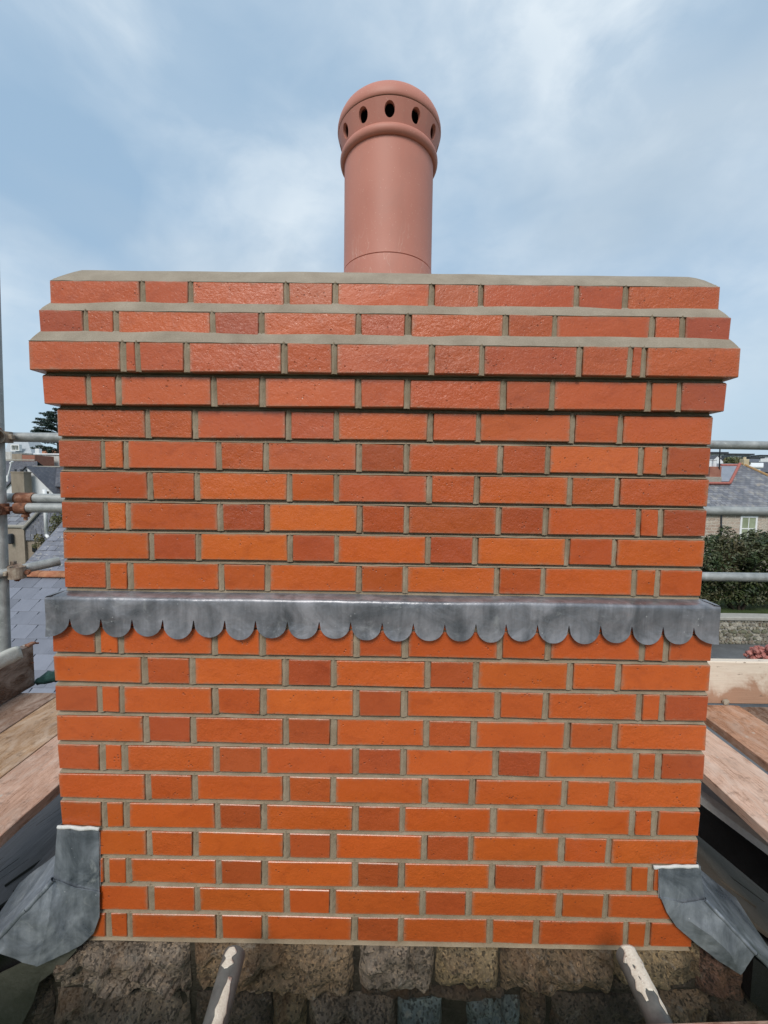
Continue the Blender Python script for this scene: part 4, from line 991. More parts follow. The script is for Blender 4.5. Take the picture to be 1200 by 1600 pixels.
# ridge: slope distance where the plane meets the sight line at y = 897
best = min((abs((lambda v_: 800-F*v_.dot(UP)/v_.dot(FWD))(rp(s/200, pa.x)-CAM)-899), s/200) for s in range(0, 300)); SR = best[1]
nb = thing('neighbour_house', 'neighbouring low house roofed in neat grey slates with orange ridge, left behind chimney', 'house', (-2.5, rp(SR, 0).y, GZ)); NO = nb.location.copy()
XA, XB = -7.0, -1.6
b = MB(); sb = -3.2
e0, e1 = rp(sb, 0), rp(SR, 0); e2 = Vector((0, e1.y+(e1.y-e0.y), e0.z))
for A_, B_ in ((e0, e1), (e1, e2)):
    off = Vector((0, 0, -.05)); qd = [Vector((XA, A_.y, A_.z)), Vector((XB, A_.y, A_.z)), Vector((XB, B_.y, B_.z)), Vector((XA, B_.y, B_.z))]
    qd = [x+Vector((0, 0, -.004)) for x in qd]
    b.q([x-NO for x in qd]); b.q([x+off-NO for x in qd[::-1]])
    for i in range(4): i2 = (i+1) % 4; b.q([qd[i]+off-NO, qd[i2]+off-NO, qd[i2]-NO, qd[i]-NO])
nroof = b.build('roof', M['slate_far'], nb)
b = MB(); b.q([Vector((XA+.1, e0.y+.15, GZ))-NO, Vector((XB-.1, e0.y+.15, GZ))-NO, Vector((XB-.1, e0.y+.15, e0.z+.05))-NO, Vector((XA+.1, e0.y+.15, e0.z+.05))-NO])
for x in (XA+.1, XB-.1): b.q([Vector((x, e0.y+.15, GZ))-NO, Vector((x, e2.y-.15, GZ))-NO, Vector((x, e2.y-.15, e0.z))-NO, Vector((x, e1.y, e1.z-.05))-NO, Vector((x, e0.y+.15, e0.z))-NO])
b.build('wall', M['dirty_render'], nb)
svar = []
for q in range(4): me = slate_mesh(.2390, .36, .013, 70+q); me.materials.append(M['slate_new']); svar.append(me)
random.seed(21)
Rm = Matrix((Vector((1, 0, 0)), Vector((0, cos(RA-.016), sin(RA-.016))), Vector((0, -sin(RA-.016), cos(RA-.016))))).transposed()
nrow = int((SR+1.9)/.2)
for row in range(nrow+1):
    s = SR-.26-row*.2
    for ci in range(20):
        x = -6.2+ci*.25+(.125 if row % 2 else 0)+.03
        if x > XB-.12: continue
        o = add('slate', svar[random.randrange(4)], None, nroof, rp(s, x)+Vector((0, 0, .008))-NO); o.rotation_euler = Rm.to_euler()
b = MB()
for i in range(13): 
    t = -pi*.92/2+pi*.92*i/12; b.v.append(Vector((-.15, sin(t)*.095, cos(t)*.075-.035))); b.v.append(Vector((.15, sin(t)*.095, cos(t)*.075-.035)))
for i in range(12): b.f.append((2*i, 2*i+2, 2*i+3, 2*i+1))
rme = b.me('ridge_tile', True); rme.materials.append(M['terracotta_tile'])
for i in range(18):
    o = add('ridge_tile', rme, None, nroof, Vector((XA+.15+i*.302, e1.y, e1.z+.02+random.uniform(-.004, .004)))-NO); o.rotation_euler = (0, random.uniform(-.02, .02), 0); solidify(o, .014, 1)

# rough old slate roof behind it, its verge rising to the right
D2 = 7.4
old = thing('old_slate_roof_house', 'house with rough lichened slate roof, sloping verge left of the chimney', 'house', PD(70, 1000, D2+.3)); old.location.z = GZ; OO = old.location.copy()
RB = radians(38)
pv = PD(40, 880, D2)
va = PD(28, 893, D2-.0); 
def rq(s, u): return Vector((va.x+u, va.y+s*cos(RB), va.z+s*sin(RB)))
# verge runs up and to the right on that plane
def onroof(px, py):
    n_ = Vector((0, -sin(RB), cos(RB))); d = ray(px, py); return CAM+d*((va-CAM).dot(n_)/d.dot(n_))
vb = onroof(100, 812); vd = (vb-va)
lowr = va - vd*.25
tip = va+vd*2.2
b = MB(); rgt = 3.2
qd = [lowr, Vector((lowr.x+rgt+1.5, lowr.y, lowr.z)), Vector((tip.x+rgt-.5, tip.y, tip.z)), tip]
off = Vector((0, .02, -.05)); b.q([x-OO for x in qd]); b.q([x+off-OO for x in qd[::-1]])
for i in range(4): i2 = (i+1) % 4; b.q([qd[i]+off-OO, qd[i2]+off-OO, qd[i2]-OO, qd[i]-OO])
oroof = b.build('roof', M['slate_far'], old)
b = MB(); lo2 = Vector((lowr.x+.08, lowr.y+.1, 0)); b.q([Vector((lo2.x, lo2.y, GZ))-OO, Vector((lo2.x+4, lo2.y, GZ))-OO, Vector((lo2.x+4, lo2.y, lowr.z))-OO, Vector((lo2.x, lo2.y, lowr.z))-OO])
b.q([Vector((lo2.x, lo2.y, GZ))-OO, Vector((lo2.x, lo2.y, lowr.z))-OO, Vector((tip.x+.08, tip.y, tip.z-.06))-OO, Vector((tip.x+.08, tip.y, GZ))-OO])
b.build('wall', M['dirty_render'], old)
ov = []
for q in range(5):
    random.seed(90+q); b = MB(); w = .15+.05*random.random(); b.box(-w/2, w/2, 0, .24, 0, .011, .003, .004); me = b.me('slate'); me.materials.append(M['slate_old']); ov.append((w, me))
random.seed(33)
Rm2 = Matrix((Vector((1, 0, 0)), Vector((0, cos(RB-.05), sin(RB-.05))), Vector((0, -sin(RB-.05), cos(RB-.05))))).transposed()
slen = vd.y/cos(RB)
for row in range(-1, 15):
    s = row*.125; xv = va.x+vd.x*(s/slen); x = xv+.02+random.uniform(0, .04)
    if s > slen*1.25: break
    while x < xv+1.15 and x < -2.6+0*s+1.2:
        w, me = random.choice(ov); o = add('slate', me, None, oroof, Vector((x+w/2, va.y+s*cos(RB), va.z+s*sin(RB)+random.uniform(.004, .014)))-OO)
        eu = Rm2.to_euler(); o.rotation_euler = (eu.x, eu.y+random.uniform(-.03, .03), random.uniform(-.03, .03)); x += w+.006
# brown rendered block, slate-hung gable, downpipe, ivy (left, middle distance)
D3 = 13.5
bb_ = thing('brown_rendered_house', 'brown rendered house with slate hung gable and white downpipe, left of chimney', 'house', PD(40, 1000, D3)); bb_.location.z = GZ; BO = bb_.location.copy()
a = PD(-40, 824, D3); c = PD(37, 824, D3); c2b = PD(110, 845, D3)
b = MB(); b.box(a.x-BO.x, c.x-BO.x, a.y-BO.y, a.y-BO.y+3.0, 0, a.z-BO.z); b.build('wall', M['brown_render'], bb_)
b = MB(); b.box(a.x-BO.x-.05, c.x-BO.x+.04, a.y-BO.y-.05, a.y-BO.y+3.0, a.z-BO.z, a.z-BO.z+.10, .02); b.build('coping', M['concrete'], bb_)
b = MB(); b.box(c.x-BO.x+.003, c2b.x-BO.x, a.y-BO.y+.10, a.y-BO.y+4.0, 0, PD(60, 843, D3).z-BO.z); b.build('wall', M['brown_render'], bb_)
# lean roof with lichen above the brown block
qd = [Vector((a.x-.1, a.y+.05, a.z+.10)), Vector((c.x+.1, a.y+.05, a.z+.10)), Vector((c.x+.4, a.y+1.6, a.z+1.0)), Vector((a.x-.1, a.y+1.6, a.z+1.0))]
b = MB(); b.q([x-BO for x in qd]); off = Vector((0, 0, -.08)); b.q([x+off-BO for x in qd[::-1]])
for i in range(4): i2 = (i+1) % 4; b.q([qd[i]+off-BO, qd[i2]+off-BO, qd[i2]-BO, qd[i]-BO])
b.build('lean_to_roof', M['roof_lichen'], bb_)
# slate hanging: rows of small slates on a gable plane
g0, g1, g2, g3 = PD(37, 845, D3), PD(96, 838, D3), PD(96, 770, D3), PD(62, 798, D3)
b = MB(); gy = a.y+.06; g4 = PD(37, 826, D3)
pl_ = [Vector((v_.x, gy, v_.z)) for v_ in (g0, g1, g2, g3, g4)]
b.q([x-BO for x in pl_]); b.q([x+Vector((0, .5, 0))-BO for x in pl_[::-1]])
for i in range(5): i2 = (i+1) % 5; b.q([pl_[i]-BO, pl_[i]+Vector((0, .5, 0))-BO, pl_[i2]+Vector((0, .5, 0))-BO, pl_[i2]-BO])
gab = b.build('slate_hung_gable', M['slate_far'], bb_)
hv = []
for q in range(4):
    random.seed(50+q); b = MB(); w = .14+.06*random.random(); b.box(-w/2, w/2, -.016, 0, 0, .12, .003, .004); me = b.me('slate'); me.materials.append(M['slate_old']); hv.append((w, me))
random.seed(8); z = g0.z+.01
while z < g2.z-.1:
    t = max(0, (z+.1-g4.z)/(g3.z-g4.z)); x = g4.x+(g3.x-g4.x)*min(t, 2.0)+.02
    while x < g1.x-.1:
        w, me = random.choice(hv); add('slate', me, None, gab, Vector((x+w/2, gy-.004-random.uniform(0, .008), z))-BO); x += w+.008
    z += .10
v1, v2 = Vector((g4.x-.02, gy-.06, g4.z)), Vector((g3.x+.3, gy-.06, g3.z+.3*(g3.z-g4.z)/(g3.x-g4.x)))
b = MB(); b.tube(v1-BO, v2-BO, .05, 8); b.build('verge_board', M['concrete'], bb_)
b = MB(); p1, p2, p3 = PD(69.5, 765, D3-.4), PD(72.5, 836, D3-.4), PD(75.5, 840, D3-.6); b.tube(p1-BO, p2-BO, .05, 12); b.tube(p2-BO, p3-BO, .05, 12); b.build('downpipe', M['white_paint'], bb_, True)
b = MB(); w0, w1 = PD(46, 851, D3-.03), PD(53, 863, D3-.03); b.box(w0.x-BO.x, w1.x-BO.x, a.y-BO.y+.05, a.y-BO.y+.12, w1.z-BO.z, w0.z-BO.z, .01); wn_ = b.build('window', M['dark_frame'], bb_)
b = MB(); b.box(w0.x-BO.x+.02, w1.x-BO.x-.02, a.y-BO.y+.035, a.y-BO.y+.048, w1.z-BO.z+.02, w0.z-BO.z-.02); b.build('pane', M['dark_pane'], wn_)
b = MB(); w0, w1 = PD(13, 834, D3-.1), PD(19, 850, D3-.1); b.box(w0.x-BO.x, w1.x-BO.x, a.y-BO.y-.16, a.y-BO.y-.001, w1.z-BO.z, w0.z-BO.z, .03); b.build('wall_box', M['dark_frame'], bb_)

# ------------------------------------------------------------------ plants
def leaves(mb, c, r, n, size, flat=1.0, up=.3):
    for _ in range(n):
        d = Vector((random.gauss(0, 1), random.gauss(0, 1), random.gauss(0, 1))).normalized()*r*random.uniform(.55, 1.0)**.6; d.z *= flat
        p_ = c+d; nrm = (d.normalized()*.6+Vector((random.gauss(0, .5), random.gauss(0, .5), random.gauss(0, .5)+up))).normalized()
        u = nrm.orthogonal().normalized(); u = (Matrix.Rotation(random.uniform(0, 6.28), 3, nrm) @ u); w = nrm.cross(u); s = size*random.uniform(.6, 1.3)
        k = len(mb.v); mb.v += [p_-u*s, p_-w*s*.38, p_+u*s, p_+w*s*.38]; mb.f.append((k, k+1, k+2, k+3))
def branch(mb, a, b_, r0_, r1_): mb.tube(a, b_, r0_, 7, 0, False, r1_)
ivy = thing('ivy', 'olive green ivy clump beside the white downpipe at left', 'ivy', PD(72, 842, D3-.9)); IO = ivy.location.copy(); mb = MB(); random.seed(4)
for px, py, r_, n in ((60, 840, .13, 90), (68, 846, .13, 90), (84, 828, .16, 140), (90, 815, .2, 170), (82, 840, .15, 110), (95, 805, .22, 150), (56, 852, .10, 60), (86, 812, .15, 100)): leaves(mb, PD(px, py, D3-.45+random.uniform(-.1, .25))-IO, r_, n, .045)
mb.build('foliage', M['leaf_ivy'], ivy)
mb = MB(); branch(mb, Vector((.1, .35, -1.2)), PD(80, 838, D3-.3)-IO, .03, .02); branch(mb, PD(80, 838, D3-.3)-IO, PD(92, 808, D3-.3)-IO, .02, .01); branch(mb, PD(80, 838, D3-.3)-IO, PD(60, 842, D3-.35)-IO, .015, .008); mb.build('stem', M['bark'], ivy)

# ------------------------------------------------------------------ left, far: white gabled house and what stands behind
D4 = 52.0
wh = thing('white_house', 'white painted house with gable end and dark slate roof, left distance', 'house', PD(43, 800, D4)); wh.location.z = terrain(0, D4); WO = wh.location.copy()
a, c, t = gable_house(wh, D4, 2, 87, 772, 729, 16, WO.z-.5, M['white_render'], M['roof_dark'], 43, .25)
b = MB(); s0 = PD(36, 800, D4-1.0); s1 = PD(36, 737, D4-1.0); hw = (PD(46, 760, D4-1).x-PD(26, 760, D4-1).x)/2
chimney_stack(wh, WO, Vector((s0.x, s0.y, 0)), hw*2, 1.1, WO.z-.4, s1.z, M['stack_render'], 3, M['dark_frame'])
wc = PD(73.5, 769, D4); window(wh, WO, Vector((wc.x, wc.y, wc.z-.25)), .75, .9, M['dark_pane'], None, 2, 1, fw=.09)
# wing running right from the gable
ws = thing('slate_roofed_wing', 'low wing with long dark slate roof, behind the left rails', 'house', PD(100, 800, D4+3)); ws.location.z = WO.z; SO = ws.location.copy()
e0_, r0_ = PD(52, 759.5, D4+1.0), PD(52, 729.5, D4+4.5); x1_ = PD(240, 760, D4+1).x
qd = [Vector((PD(66, 760, D4+1).x, e0_.y, e0_.z)), Vector((x1_, e0_.y, e0_.z)), Vector((x1_, r0_.y, r0_.z)), Vector((PD(50, 730, D4+4.5).x, r0_.y, r0_.z))]
nn = (qd[1]-qd[0]).cross(qd[3]-qd[0]).normalized(); b = MB(); b.q([Vector(x-SO) for x in qd]); b.q([x-nn*.15-SO for x in qd[::-1]])
for i in range(4): i2 = (i+1) % 4; b.q([qd[i]-nn*.15-SO, qd[i2]-nn*.15-SO, qd[i2]-SO, qd[i]-SO])
b.build('roof', M['roof_dark'], ws)
b = MB(); b.box(PD(81.5, 760, D4+1.6).x-SO.x, x1_-SO.x, e0_.y-SO.y+.3, r0_.y-SO.y+3, -.5, e0_.z-SO.z-.05); b.build('wall', M['red_brick_far'], ws)
b = MB(); b.box(PD(50, 730, D4+4.4).x-SO.x, x1_-SO.x, r0_.y-SO.y-.12, r0_.y-SO.y+.12, r0_.z-SO.z-.02, r0_.z-SO.z+.14, .03); b.build('ridge', M['concrete'], ws)
# dark roofed house behind, with pole
D5 = 72.0
dh = thing('dark_roofed_house', 'house with broad dark roof behind the white gable, left distance', 'house', PD(20, 800, D5)); dh.location.z = terrain(0, D5); DO = dh.location.copy()
def slab_roof(root, O, px0, px1, py_e, py_r, De, Dr, roofm, wall, base, px0r=None, px1r=None, name='roof'):
    qd = [PD(px0, py_e, De), PD(px1, py_e, De), PD(px1r or px1, py_r, Dr), PD(px0r or px0, py_r, Dr)]
    ze, zr = (qd[0].z+qd[1].z)/2, (qd[2].z+qd[3].z)/2; qd[0].z = qd[1].z = ze; qd[2].z = qd[3].z = zr
    nn = (qd[1]-qd[0]).cross(qd[3]-qd[0]).normalized(); b = MB(); b.q([x-O for x in qd]); b.q([x-nn*.15-O for x in qd[::-1]])
    for i in range(4): i2 = (i+1) % 4; b.q([qd[i]-nn*.15-O, qd[i2]-nn*.15-O, qd[i2]-O, qd[i]-O])
    me = b.me(name)
    # give the roof its own axes so that the coursing follows the slope
    ax = (qd[1]-qd[0]).normalized(); ay = nn.cross(ax); Rr = Matrix((ax, ay, nn)).transposed().to_4x4(); c_ = qd[0]-O
    me.transform((Matrix.Translation(c_) @ Rr).inverted()); r_ = add(name, me, roofm, root); r_.matrix_local = Matrix.Translation(c_) @ Rr
    if wall:
        b = MB(); b.box(qd[0].x-O.x+.2, qd[1].x-O.x-.2, qd[0].y-O.y+.25, qd[2].y-O.y+(qd[2].y-qd[0].y), base-O.z, ze-O.z-.12); b.build('wall', wall, root)
        b = MB(); bq = [Vector((qd[3].x, qd[3].y, zr)), Vector((qd[2].x, qd[2].y, zr)), Vector((qd[1].x, 2*qd[2].y-qd[1].y, ze)), Vector((qd[0].x, 2*qd[2].y-qd[0].y, ze))]; b.q([x-O for x in bq]); b.q([x-Vector((0, 0, .15))-O for x in bq[::-1]]); b.build('rear_roof', roofm, root)
    return qd
slab_roof(dh, DO, -60, 58, 772, 720, D5, D5+5.5, M['roof_dark'], M['dirty_render'], DO.z-.5)
b = MB(); r1_ = PD(0, 719, D5+5.5); b.box(PD(-60, 719, D5+5.5).x-DO.x, PD(54, 719, D5+5.5).x-DO.x, r1_.y-DO.y-.1, r1_.y-DO.y+.1, r1_.z-DO.z-.05, r1_.z-DO.z+.2, .03); b.build('ridge', M['concrete'], dh)
ae = thing('aerial_mast', 'thin white pole leaning on the dark roof, left distance', 'mast', PD(10.5, 752, D5-4)); AO = ae.location.copy(); b = MB()
b.tube(PD(10.5, 752, D5-4)-AO, PD(17.5, 723, D5-4)-AO, .09, 8); b.build('pole', M['white_paint'], ae)
b = MB(); b.box(*(lambda p_: (p_.x-.15, p_.x+.15, p_.y-.1, p_.y+.1, p_.z-.9, p_.z+.1))(PD(11, 744, D5-4)-AO), .03); b.tube(PD(15.5, 724, D5-4)-AO, PD(20, 721, D5-4)-AO, .12, 8); b.build('bracket', M['white_paint'], ae)
# walled terrace row with stained render, red roofs
D6 = 92.0
tw_ = thing('stained_render_house', 'pale stained rendered house with flat parapet below the cypress, left distance', 'house', PD(75, 800, D6)); tw_.location.z = terrain(0, D6); TO = tw_.location.copy()
a, c = PD(55, 710.5, D6), PD(130, 710.5, D6); b = MB(); b.box(a.x-TO.x, c.x-TO.x, a.y-TO.y, a.y-TO.y+8, -.5, a.z-TO.z); b.build('wall', M['dirty_render'], tw_)
b = MB(); b.box(a.x-TO.x-.25, c.x-TO.x+.2, a.y-TO.y-.25, a.y-TO.y+8, a.z-TO.z, a.z-TO.z+.3, .04); b.build('parapet', M['white_render'], tw_)
b = MB(); p_ = PD(58, 706, D6-.1); b.box(p_.x-TO.x-.5, p_.x-TO.x+.45, p_.y-TO.y, p_.y-TO.y+.8, a.z-TO.z+.3, p_.z-TO.z+.7, .05); b.build('pier', M['white_render'], tw_)
rr_ = thing('red_tiled_house', 'house with low red tiled roof just under the cypress, left distance', 'house', PD(75, 760, D6+14)); rr_.location.z = terrain(0, D6+14); RO_ = rr_.location.copy()
slab_roof(rr_, RO_, 56, 130, 711, 703, D6+14, D6+18, M['terracotta_tile'], M['dirty_render'], RO_.z-.5)
tr_ = thing('terrace_row', 'row of stained render and red brick backs, behind the dark roof at left', 'house', PD(30, 760, D6-6)); tr_.location.z = terrain(0, D6-6); TRO = tr_.location.copy()
for x0_, x1_, top, mt in ((-60, 18, 705, 'dirty_render'), (18.3, 34, 709, 'brown_render'), (34.3, 54, 711, 'red_brick_far')):
    a, c = PD(x0_, top, D6-6), PD(x1_, top, D6-6); b = MB(); b.box(a.x-TRO.x, c.x-TRO.x, a.y-TRO.y, a.y-TRO.y+5, -.5, a.z-TRO.z, .02); b.build('wall', M[mt], tr_)
# pale grey clad building with dormer window
D7 = 118.0
pg = thing('grey_mansard_house', 'pale grey mansard roofed building with white window, left skyline', 'house', PD(30, 760, D7)); pg.location.z = terrain(0, D7); PO = pg.location.copy()
a, c, e, g_ = PD(6, 709, D7), PD(50, 709, D7), PD(43, 688, D7+3), PD(14, 688, D7+3); b = MB()
lowp = [a, c, Vector((c.x, c.y+9, c.z)), Vector((a.x, a.y+9, a.z))]; upp = [Vector((g_.x, g_.y, g_.z)), Vector((e.x, e.y, g_.z)), Vector((e.x, e.y+4, g_.z)), Vector((g_.x, g_.y+4, g_.z))]
for i in range(4): i2 = (i+1) % 4; b.q([lowp[i]-PO, lowp[i2]-PO, upp[i2]-PO, upp[i]-PO])
b.q([x-PO for x in upp]); b.build('mansard_roof', M['grey_clad'], pg)
b = MB(); b.box(a.x-PO.x+.2, c.x-PO.x-.2, a.y-PO.y+.2, a.y-PO.y+8.5, -.5, a.z-PO.z+.02); b.build('wall', M['white_render'], pg)
wc = PD(25.5, 699, D7-.4); window(pg, PO, Vector((wc.x, wc.y+.45, wc.z)), 2.4, 1.5, M['pane'], None, 2, 1, fw=.25, dep=.9)
# cypress
D8 = 104.0
cy_ = thing('cypress_tree', 'dark green cypress tree with flat layered branches, left skyline', 'tree', PD(92, 760, D8)); cy_.location.z = terrain(0, D8); CO = cy_.location.copy(); random.seed(12)
topz = PD(92, 640, D8).z; tk = MB(); mb = MB(); n_ = 12; hgt_ = topz-CO.z
for i in range(n_): t0, t1 = i/n_, (i+1)/n_; branch(tk, Vector((.3*sin(t0*3), 0, hgt_*t0)), Vector((.3*sin(t1*3), 0, hgt_*t1)), .42*(1-t0)+.05, .42*(1-t1)+.05)
for i in range(46):
    t = random.uniform(.28, 1.0); th = random.uniform(0, 2*pi); reach = (6.2*(1-t)**.55+1.0)*random.uniform(.6, 1.1)
    if cos(th) < -.2: reach *= 1.12
    b0 = Vector((0, 0, hgt_*t)); b1 = b0+Vector((cos(th)*reach, sin(th)*reach, reach*random.uniform(.05, .38))); branch(tk, b0, b1, .10, .02)
    for q in range(9):
        u = .25+.75*q/8; c_ = b0.lerp(b1, u)+Vector((random.gauss(0, .25), random.gauss(0, .25), random.gauss(0, .10)))
        leaves(mb, c_, .75*(1.15-u*.6), 26, .26, .28, .6)
for px, py in ((54, 673), (60, 655), (66, 646), (75, 648), (57, 668), (62, 664), (70, 655), (56, 660), (64, 674), (72, 669), (53, 700), (60, 697), (68, 699), (80, 652)):
    c_ = PD(px, py, D8+random.uniform(-1.5, 1.5))-CO; leaves(mb, c_, .75, 60, .24, .32, .6); branch(tk, Vector((0, 0, c_.z-.8)), c_, .09, .02)
    d_ = Vector((-c_.x, 0, -.5)).normalized()
    for q in range(3): leaves(mb, c_+d_*(.9*(q+1)), .8, 45, .25, .34, .6)
tk.build('trunk', M['bark'], cy_); mb.build('crown', M['leaf_cypress'], cy_)

# ------------------------------------------------------------------ right: road, rubble wall, shrub, stone house, far blocks
b = MB(); ya, yb = PZ(1150, 1040, GZ).y-2.0, PZ(1150, 1008, GZ).y+.05
b.q([(-6, ya-3, GZ+.012), (40, ya-3, GZ+.012), (40, yb, GZ+.012), (-6, yb, GZ+.012)]); rd = b.build('road', M['tarmac']); rd['kind'] = 'structure'
b = MB(); b.q([(-2, yb+.4, GZ+.02), (40, yb+.4, GZ+.02), (40, yb+18, GZ+.02), (-2, yb+18, GZ+.02)]); gr = b.build('lawn', M['grass']); gr['kind'] = 'structure'
YWL = yb+.02
wz = PY(1150, 964, YWL).z
rw = thing('rubble_wall', 'mossy granite rubble garden wall with flat coping, right beyond the road', 'wall', (10, YWL, GZ)); wo_ = rw.location.copy()
b = MB(); b.box(-10, 20, .04, .36, 0, wz-GZ-.10); b.build('core', M['concrete'], rw)
b = MB(); bx0 = 0
nseg = 60
for i in range(nseg+1):
    x = -10+30*i/nseg; j = .02*noise.noise(Vector((x*3, 0, 0))); b.v += [Vector((x, -.05+j, wz-GZ-.10)), Vector((x, -.05+j, wz-GZ-.02+j)), Vector((x, -.0, wz-GZ+j)), Vector((x, .42, wz-GZ+j)), Vector((x, .42, wz-GZ-.1))]
for i in range(nseg):
    for q in range(4): k = i*5+q; b.f.append((k, k+5, k+6, k+1))
b.build('coping', M['concrete'], rw)
rv = []
for q in range(7):
    random.seed(200+q); bm_ = MB(); w = random.uniform(.10, .42); h_ = random.uniform(.09, .19); nn_ = 9; ring = []
    for i in range(nn_): th = 2*pi*i/nn_; ring.append(Vector((w/2*cos(th)*random.uniform(.85, 1.12), 0, h_/2*sin(th)*random.uniform(.85, 1.12))))
    k = 0; bm_.v += [p_+Vector((0, .03, 0)) for p_ in ring]+[p_*.90+Vector((0, -.018*random.uniform(.4, 1.4), 0)) for p_ in ring]+[Vector((0, -.024, 0))]
    for i in range(nn_): i2 = (i+1) % nn_; bm_.f += [(i, i2, nn_+i2, nn_+i), (nn_+i, nn_+i2, 2*nn_)]
    me = bm_.me('stone'); me.materials.append(M['rubble']); rv.append((w, h_, me))
random.seed(77); z = .06
xa_ = PY(1105, 980, YWL).x-.8; xb2 = PY(1200, 980, YWL).x+1.2
while z < wz-GZ-.14:
    x = xa_+random.uniform(0, .1)
    while x < xb2:
        w, h_, me = random.choice(rv); g_ = random.choice(((.30, .28, .20), (.44, .40, .31), (.20, .20, .13), (.55, .51, .42), (.34, .30, .24)))
        o = add('stone', me, None, rw, Vector((x+w/2, YWL+.02, z+GZ+random.uniform(-.01, .02)))-wo_, g_); o.rotation_euler = (0, random.uniform(-.3, .3), 0); x += w*.98
    z += .125
# big garden shrub
D9 = 17.2
sh = thing('garden_shrub', 'large dense dark green garden shrub behind the rubble wall, right of chimney', 'shrub', PD(1165, 960, D9+.3)); sh.location.z = GZ; HO = sh.location.copy(); random.seed(9)
mb = MB(); tk = MB()
zc = PD(1160, 890, D9).z-GZ
for q in range(7): 
    th = 2*pi*q/7; branch(tk, Vector((.2*cos(th), .5+.2*sin(th), 0)), Vector((1.1*cos(th), .5+.4*sin(th), 1.3)), .05, .035); branch(tk, Vector((1.1*cos(th), .5+.4*sin(th), 1.3)), Vector((1.7*cos(th), 1.0*sin(th), 2.4)), .045, .015)
ctop = PD(1160, 838, D9).z-GZ
for q in range(620):
    x = random.uniform(-2.3, 3.0); y = random.uniform(-1.0, 1.3); prof_ = ctop*(1-.10*abs((x-.3)/2.6)**2.4)+.55*noise.noise(Vector((x*1.9, y, 3))); z = prof_-abs(random.gauss(0, .75)) if q < 170 else random.uniform(.30, prof_-.25)
    if x < -1.15: z = min(z, prof_-.35*(-1.15-x)*2.0)
    if z < .42+.15*noise.noise(Vector((x, 1, 1))): continue
    yy = y*(1-.35*(z/ctop)**3)
    if z < 1.75: yy = max(yy, -.25+.35*(1.75-z))
    leaves(mb, Vector((x, yy, z)), random.uniform(.20, .40), 62, .075, .75, .5)
mb.build('crown', M['leaf_shrub'], sh); tk.build('trunk', M['bark'], sh)
# red-headed plant by the near kerb
rpz = PD(1185, 1030, 11.0); rpl = thing('red_shrub', 'dusty red flower heads of a shrub above the toe board, far right', 'shrub', (rpz.x+.15, rpz.y, GZ)); RPO = rpl.location.copy(); random.seed(3); mb = MB(); tk = MB()
for q in range(230):
    px, py = random.uniform(1158, 1235), random.uniform(1011, 1050)
    if py < 1010+14*abs((px-1192)/34)**2 + 4*noise.noise(Vector((px*.2, 0, 0))): continue
    c_ = PD(px, py, 11.0+random.uniform(-.25, .35))-RPO; bm_ = bmesh.new(); bmesh.ops.create_icosphere(bm_, subdivisions=2, radius=random.uniform(.045, .075)); k = len(mb.v)
    for v_ in bm_.verts: mb.v.append(c_+v_.co*(1+.5*noise.noise(v_.co*60+c_*9)))
    for f_ in bm_.faces: mb.f.append(tuple(k+v_.index for v_ in f_.verts))
    bm_.free()
    branch(tk, Vector((random.gauss(0, .08), random.gauss(0, .08), 0)), c_, .012, .006)
mb.build('flower_heads', M['leaf_red'], rpl); tk.build('stem', M['bark'], rpl)
# stone house with hipped lichened roof
D10 = 25.0
st = thing('stone_house', 'rubble stone house with lichened hipped slate roof and white sash window, right', 'house', PD(1180, 900, D10)); st.location.z = GZ; ST = st.location.copy()
yw_ = PD(1150, 810, D10).y; xl = PD(1040, 800, D10).x; xr = PD(1400, 800, D10).x; ez = PD(1150, 801, D10).z
b = MB(); b.box(xl-ST.x, xr-ST.x, yw_-ST.y, yw_-ST.y+7.5, 0, ez-ST.z); b.build('wall', M['stone_wall'], st)
apx = PD(1158, 724.5, D10+3.9)
def roofpart(pts_, mat, name='roof', parent=st, O=ST, th=.10):
    nn = (pts_[1]-pts_[0]).cross(pts_[2]-pts_[0]).normalized(); b = MB(); b.q([x-O for x in pts_]); b.q([x-nn*th-O for x in pts_[::-1]]); n_ = len(pts_)
    for i in range(n_): i2 = (i+1) % n_; b.q([pts_[i]-nn*th-O, pts_[i2]-nn*th-O, pts_[i2]-O, pts_[i]-O])
    ax = (pts_[1]-pts_[0]).normalized(); Rr = Matrix((ax, nn.cross(ax), nn)).transposed().to_4x4(); me = b.me(name); T_ = Matrix.Translation(pts_[0]-O) @ Rr
    me.transform(T_.inverted()); o = add(name, me, mat, parent); o.matrix_local = T_; return o
ey = yw_-.25
# front slope: apex then the hip drops to the right
hipr = PD(1290, 801, D10); 
F0, F1 = Vector((xl-.3, ey, ez-.05)), Vector((hipr.x+1.5, ey, ez-.05))
A0 = Vector((xl-.3, apx.y, apx.z)); A1 = apx.copy()
fr_ = roofpart([F0, F1, A1, A0], M['roof_lichen'])
bx_ = Vector((hipr.x+1.5, 2*apx.y-ey, ez-.05))
roofpart([F1, bx_, A1], M['roof_lichen']); roofpart([bx_, Vector((xl-.3, bx_.y, ez-.05)), A0, A1], M['roof_lichen'])
# hip ridge tiles
nT = 16
for i in range(nT):
    p0_, p1_ = A1.lerp(F1, i/nT*.98), A1.lerp(F1, (i+1)/nT*.98-.004); b = MB(); b.tube(p0_-ST, p1_-ST, .10, 8); b.build('ridge_tile', M['terracotta_tile'] if i < 3 else M['concrete'], fr_, loc=-(fr_.matrix_local.translation) if False else None) if False else None
b = MB(); b.tube(A1-ST+Vector((0, 0, .02)), F1-ST, .09, 8); b.build('hip_ridge', m_plain('orange_lichen_ridge', (.30, .20, .12), (.42, .24, .08), 6, .8), st)
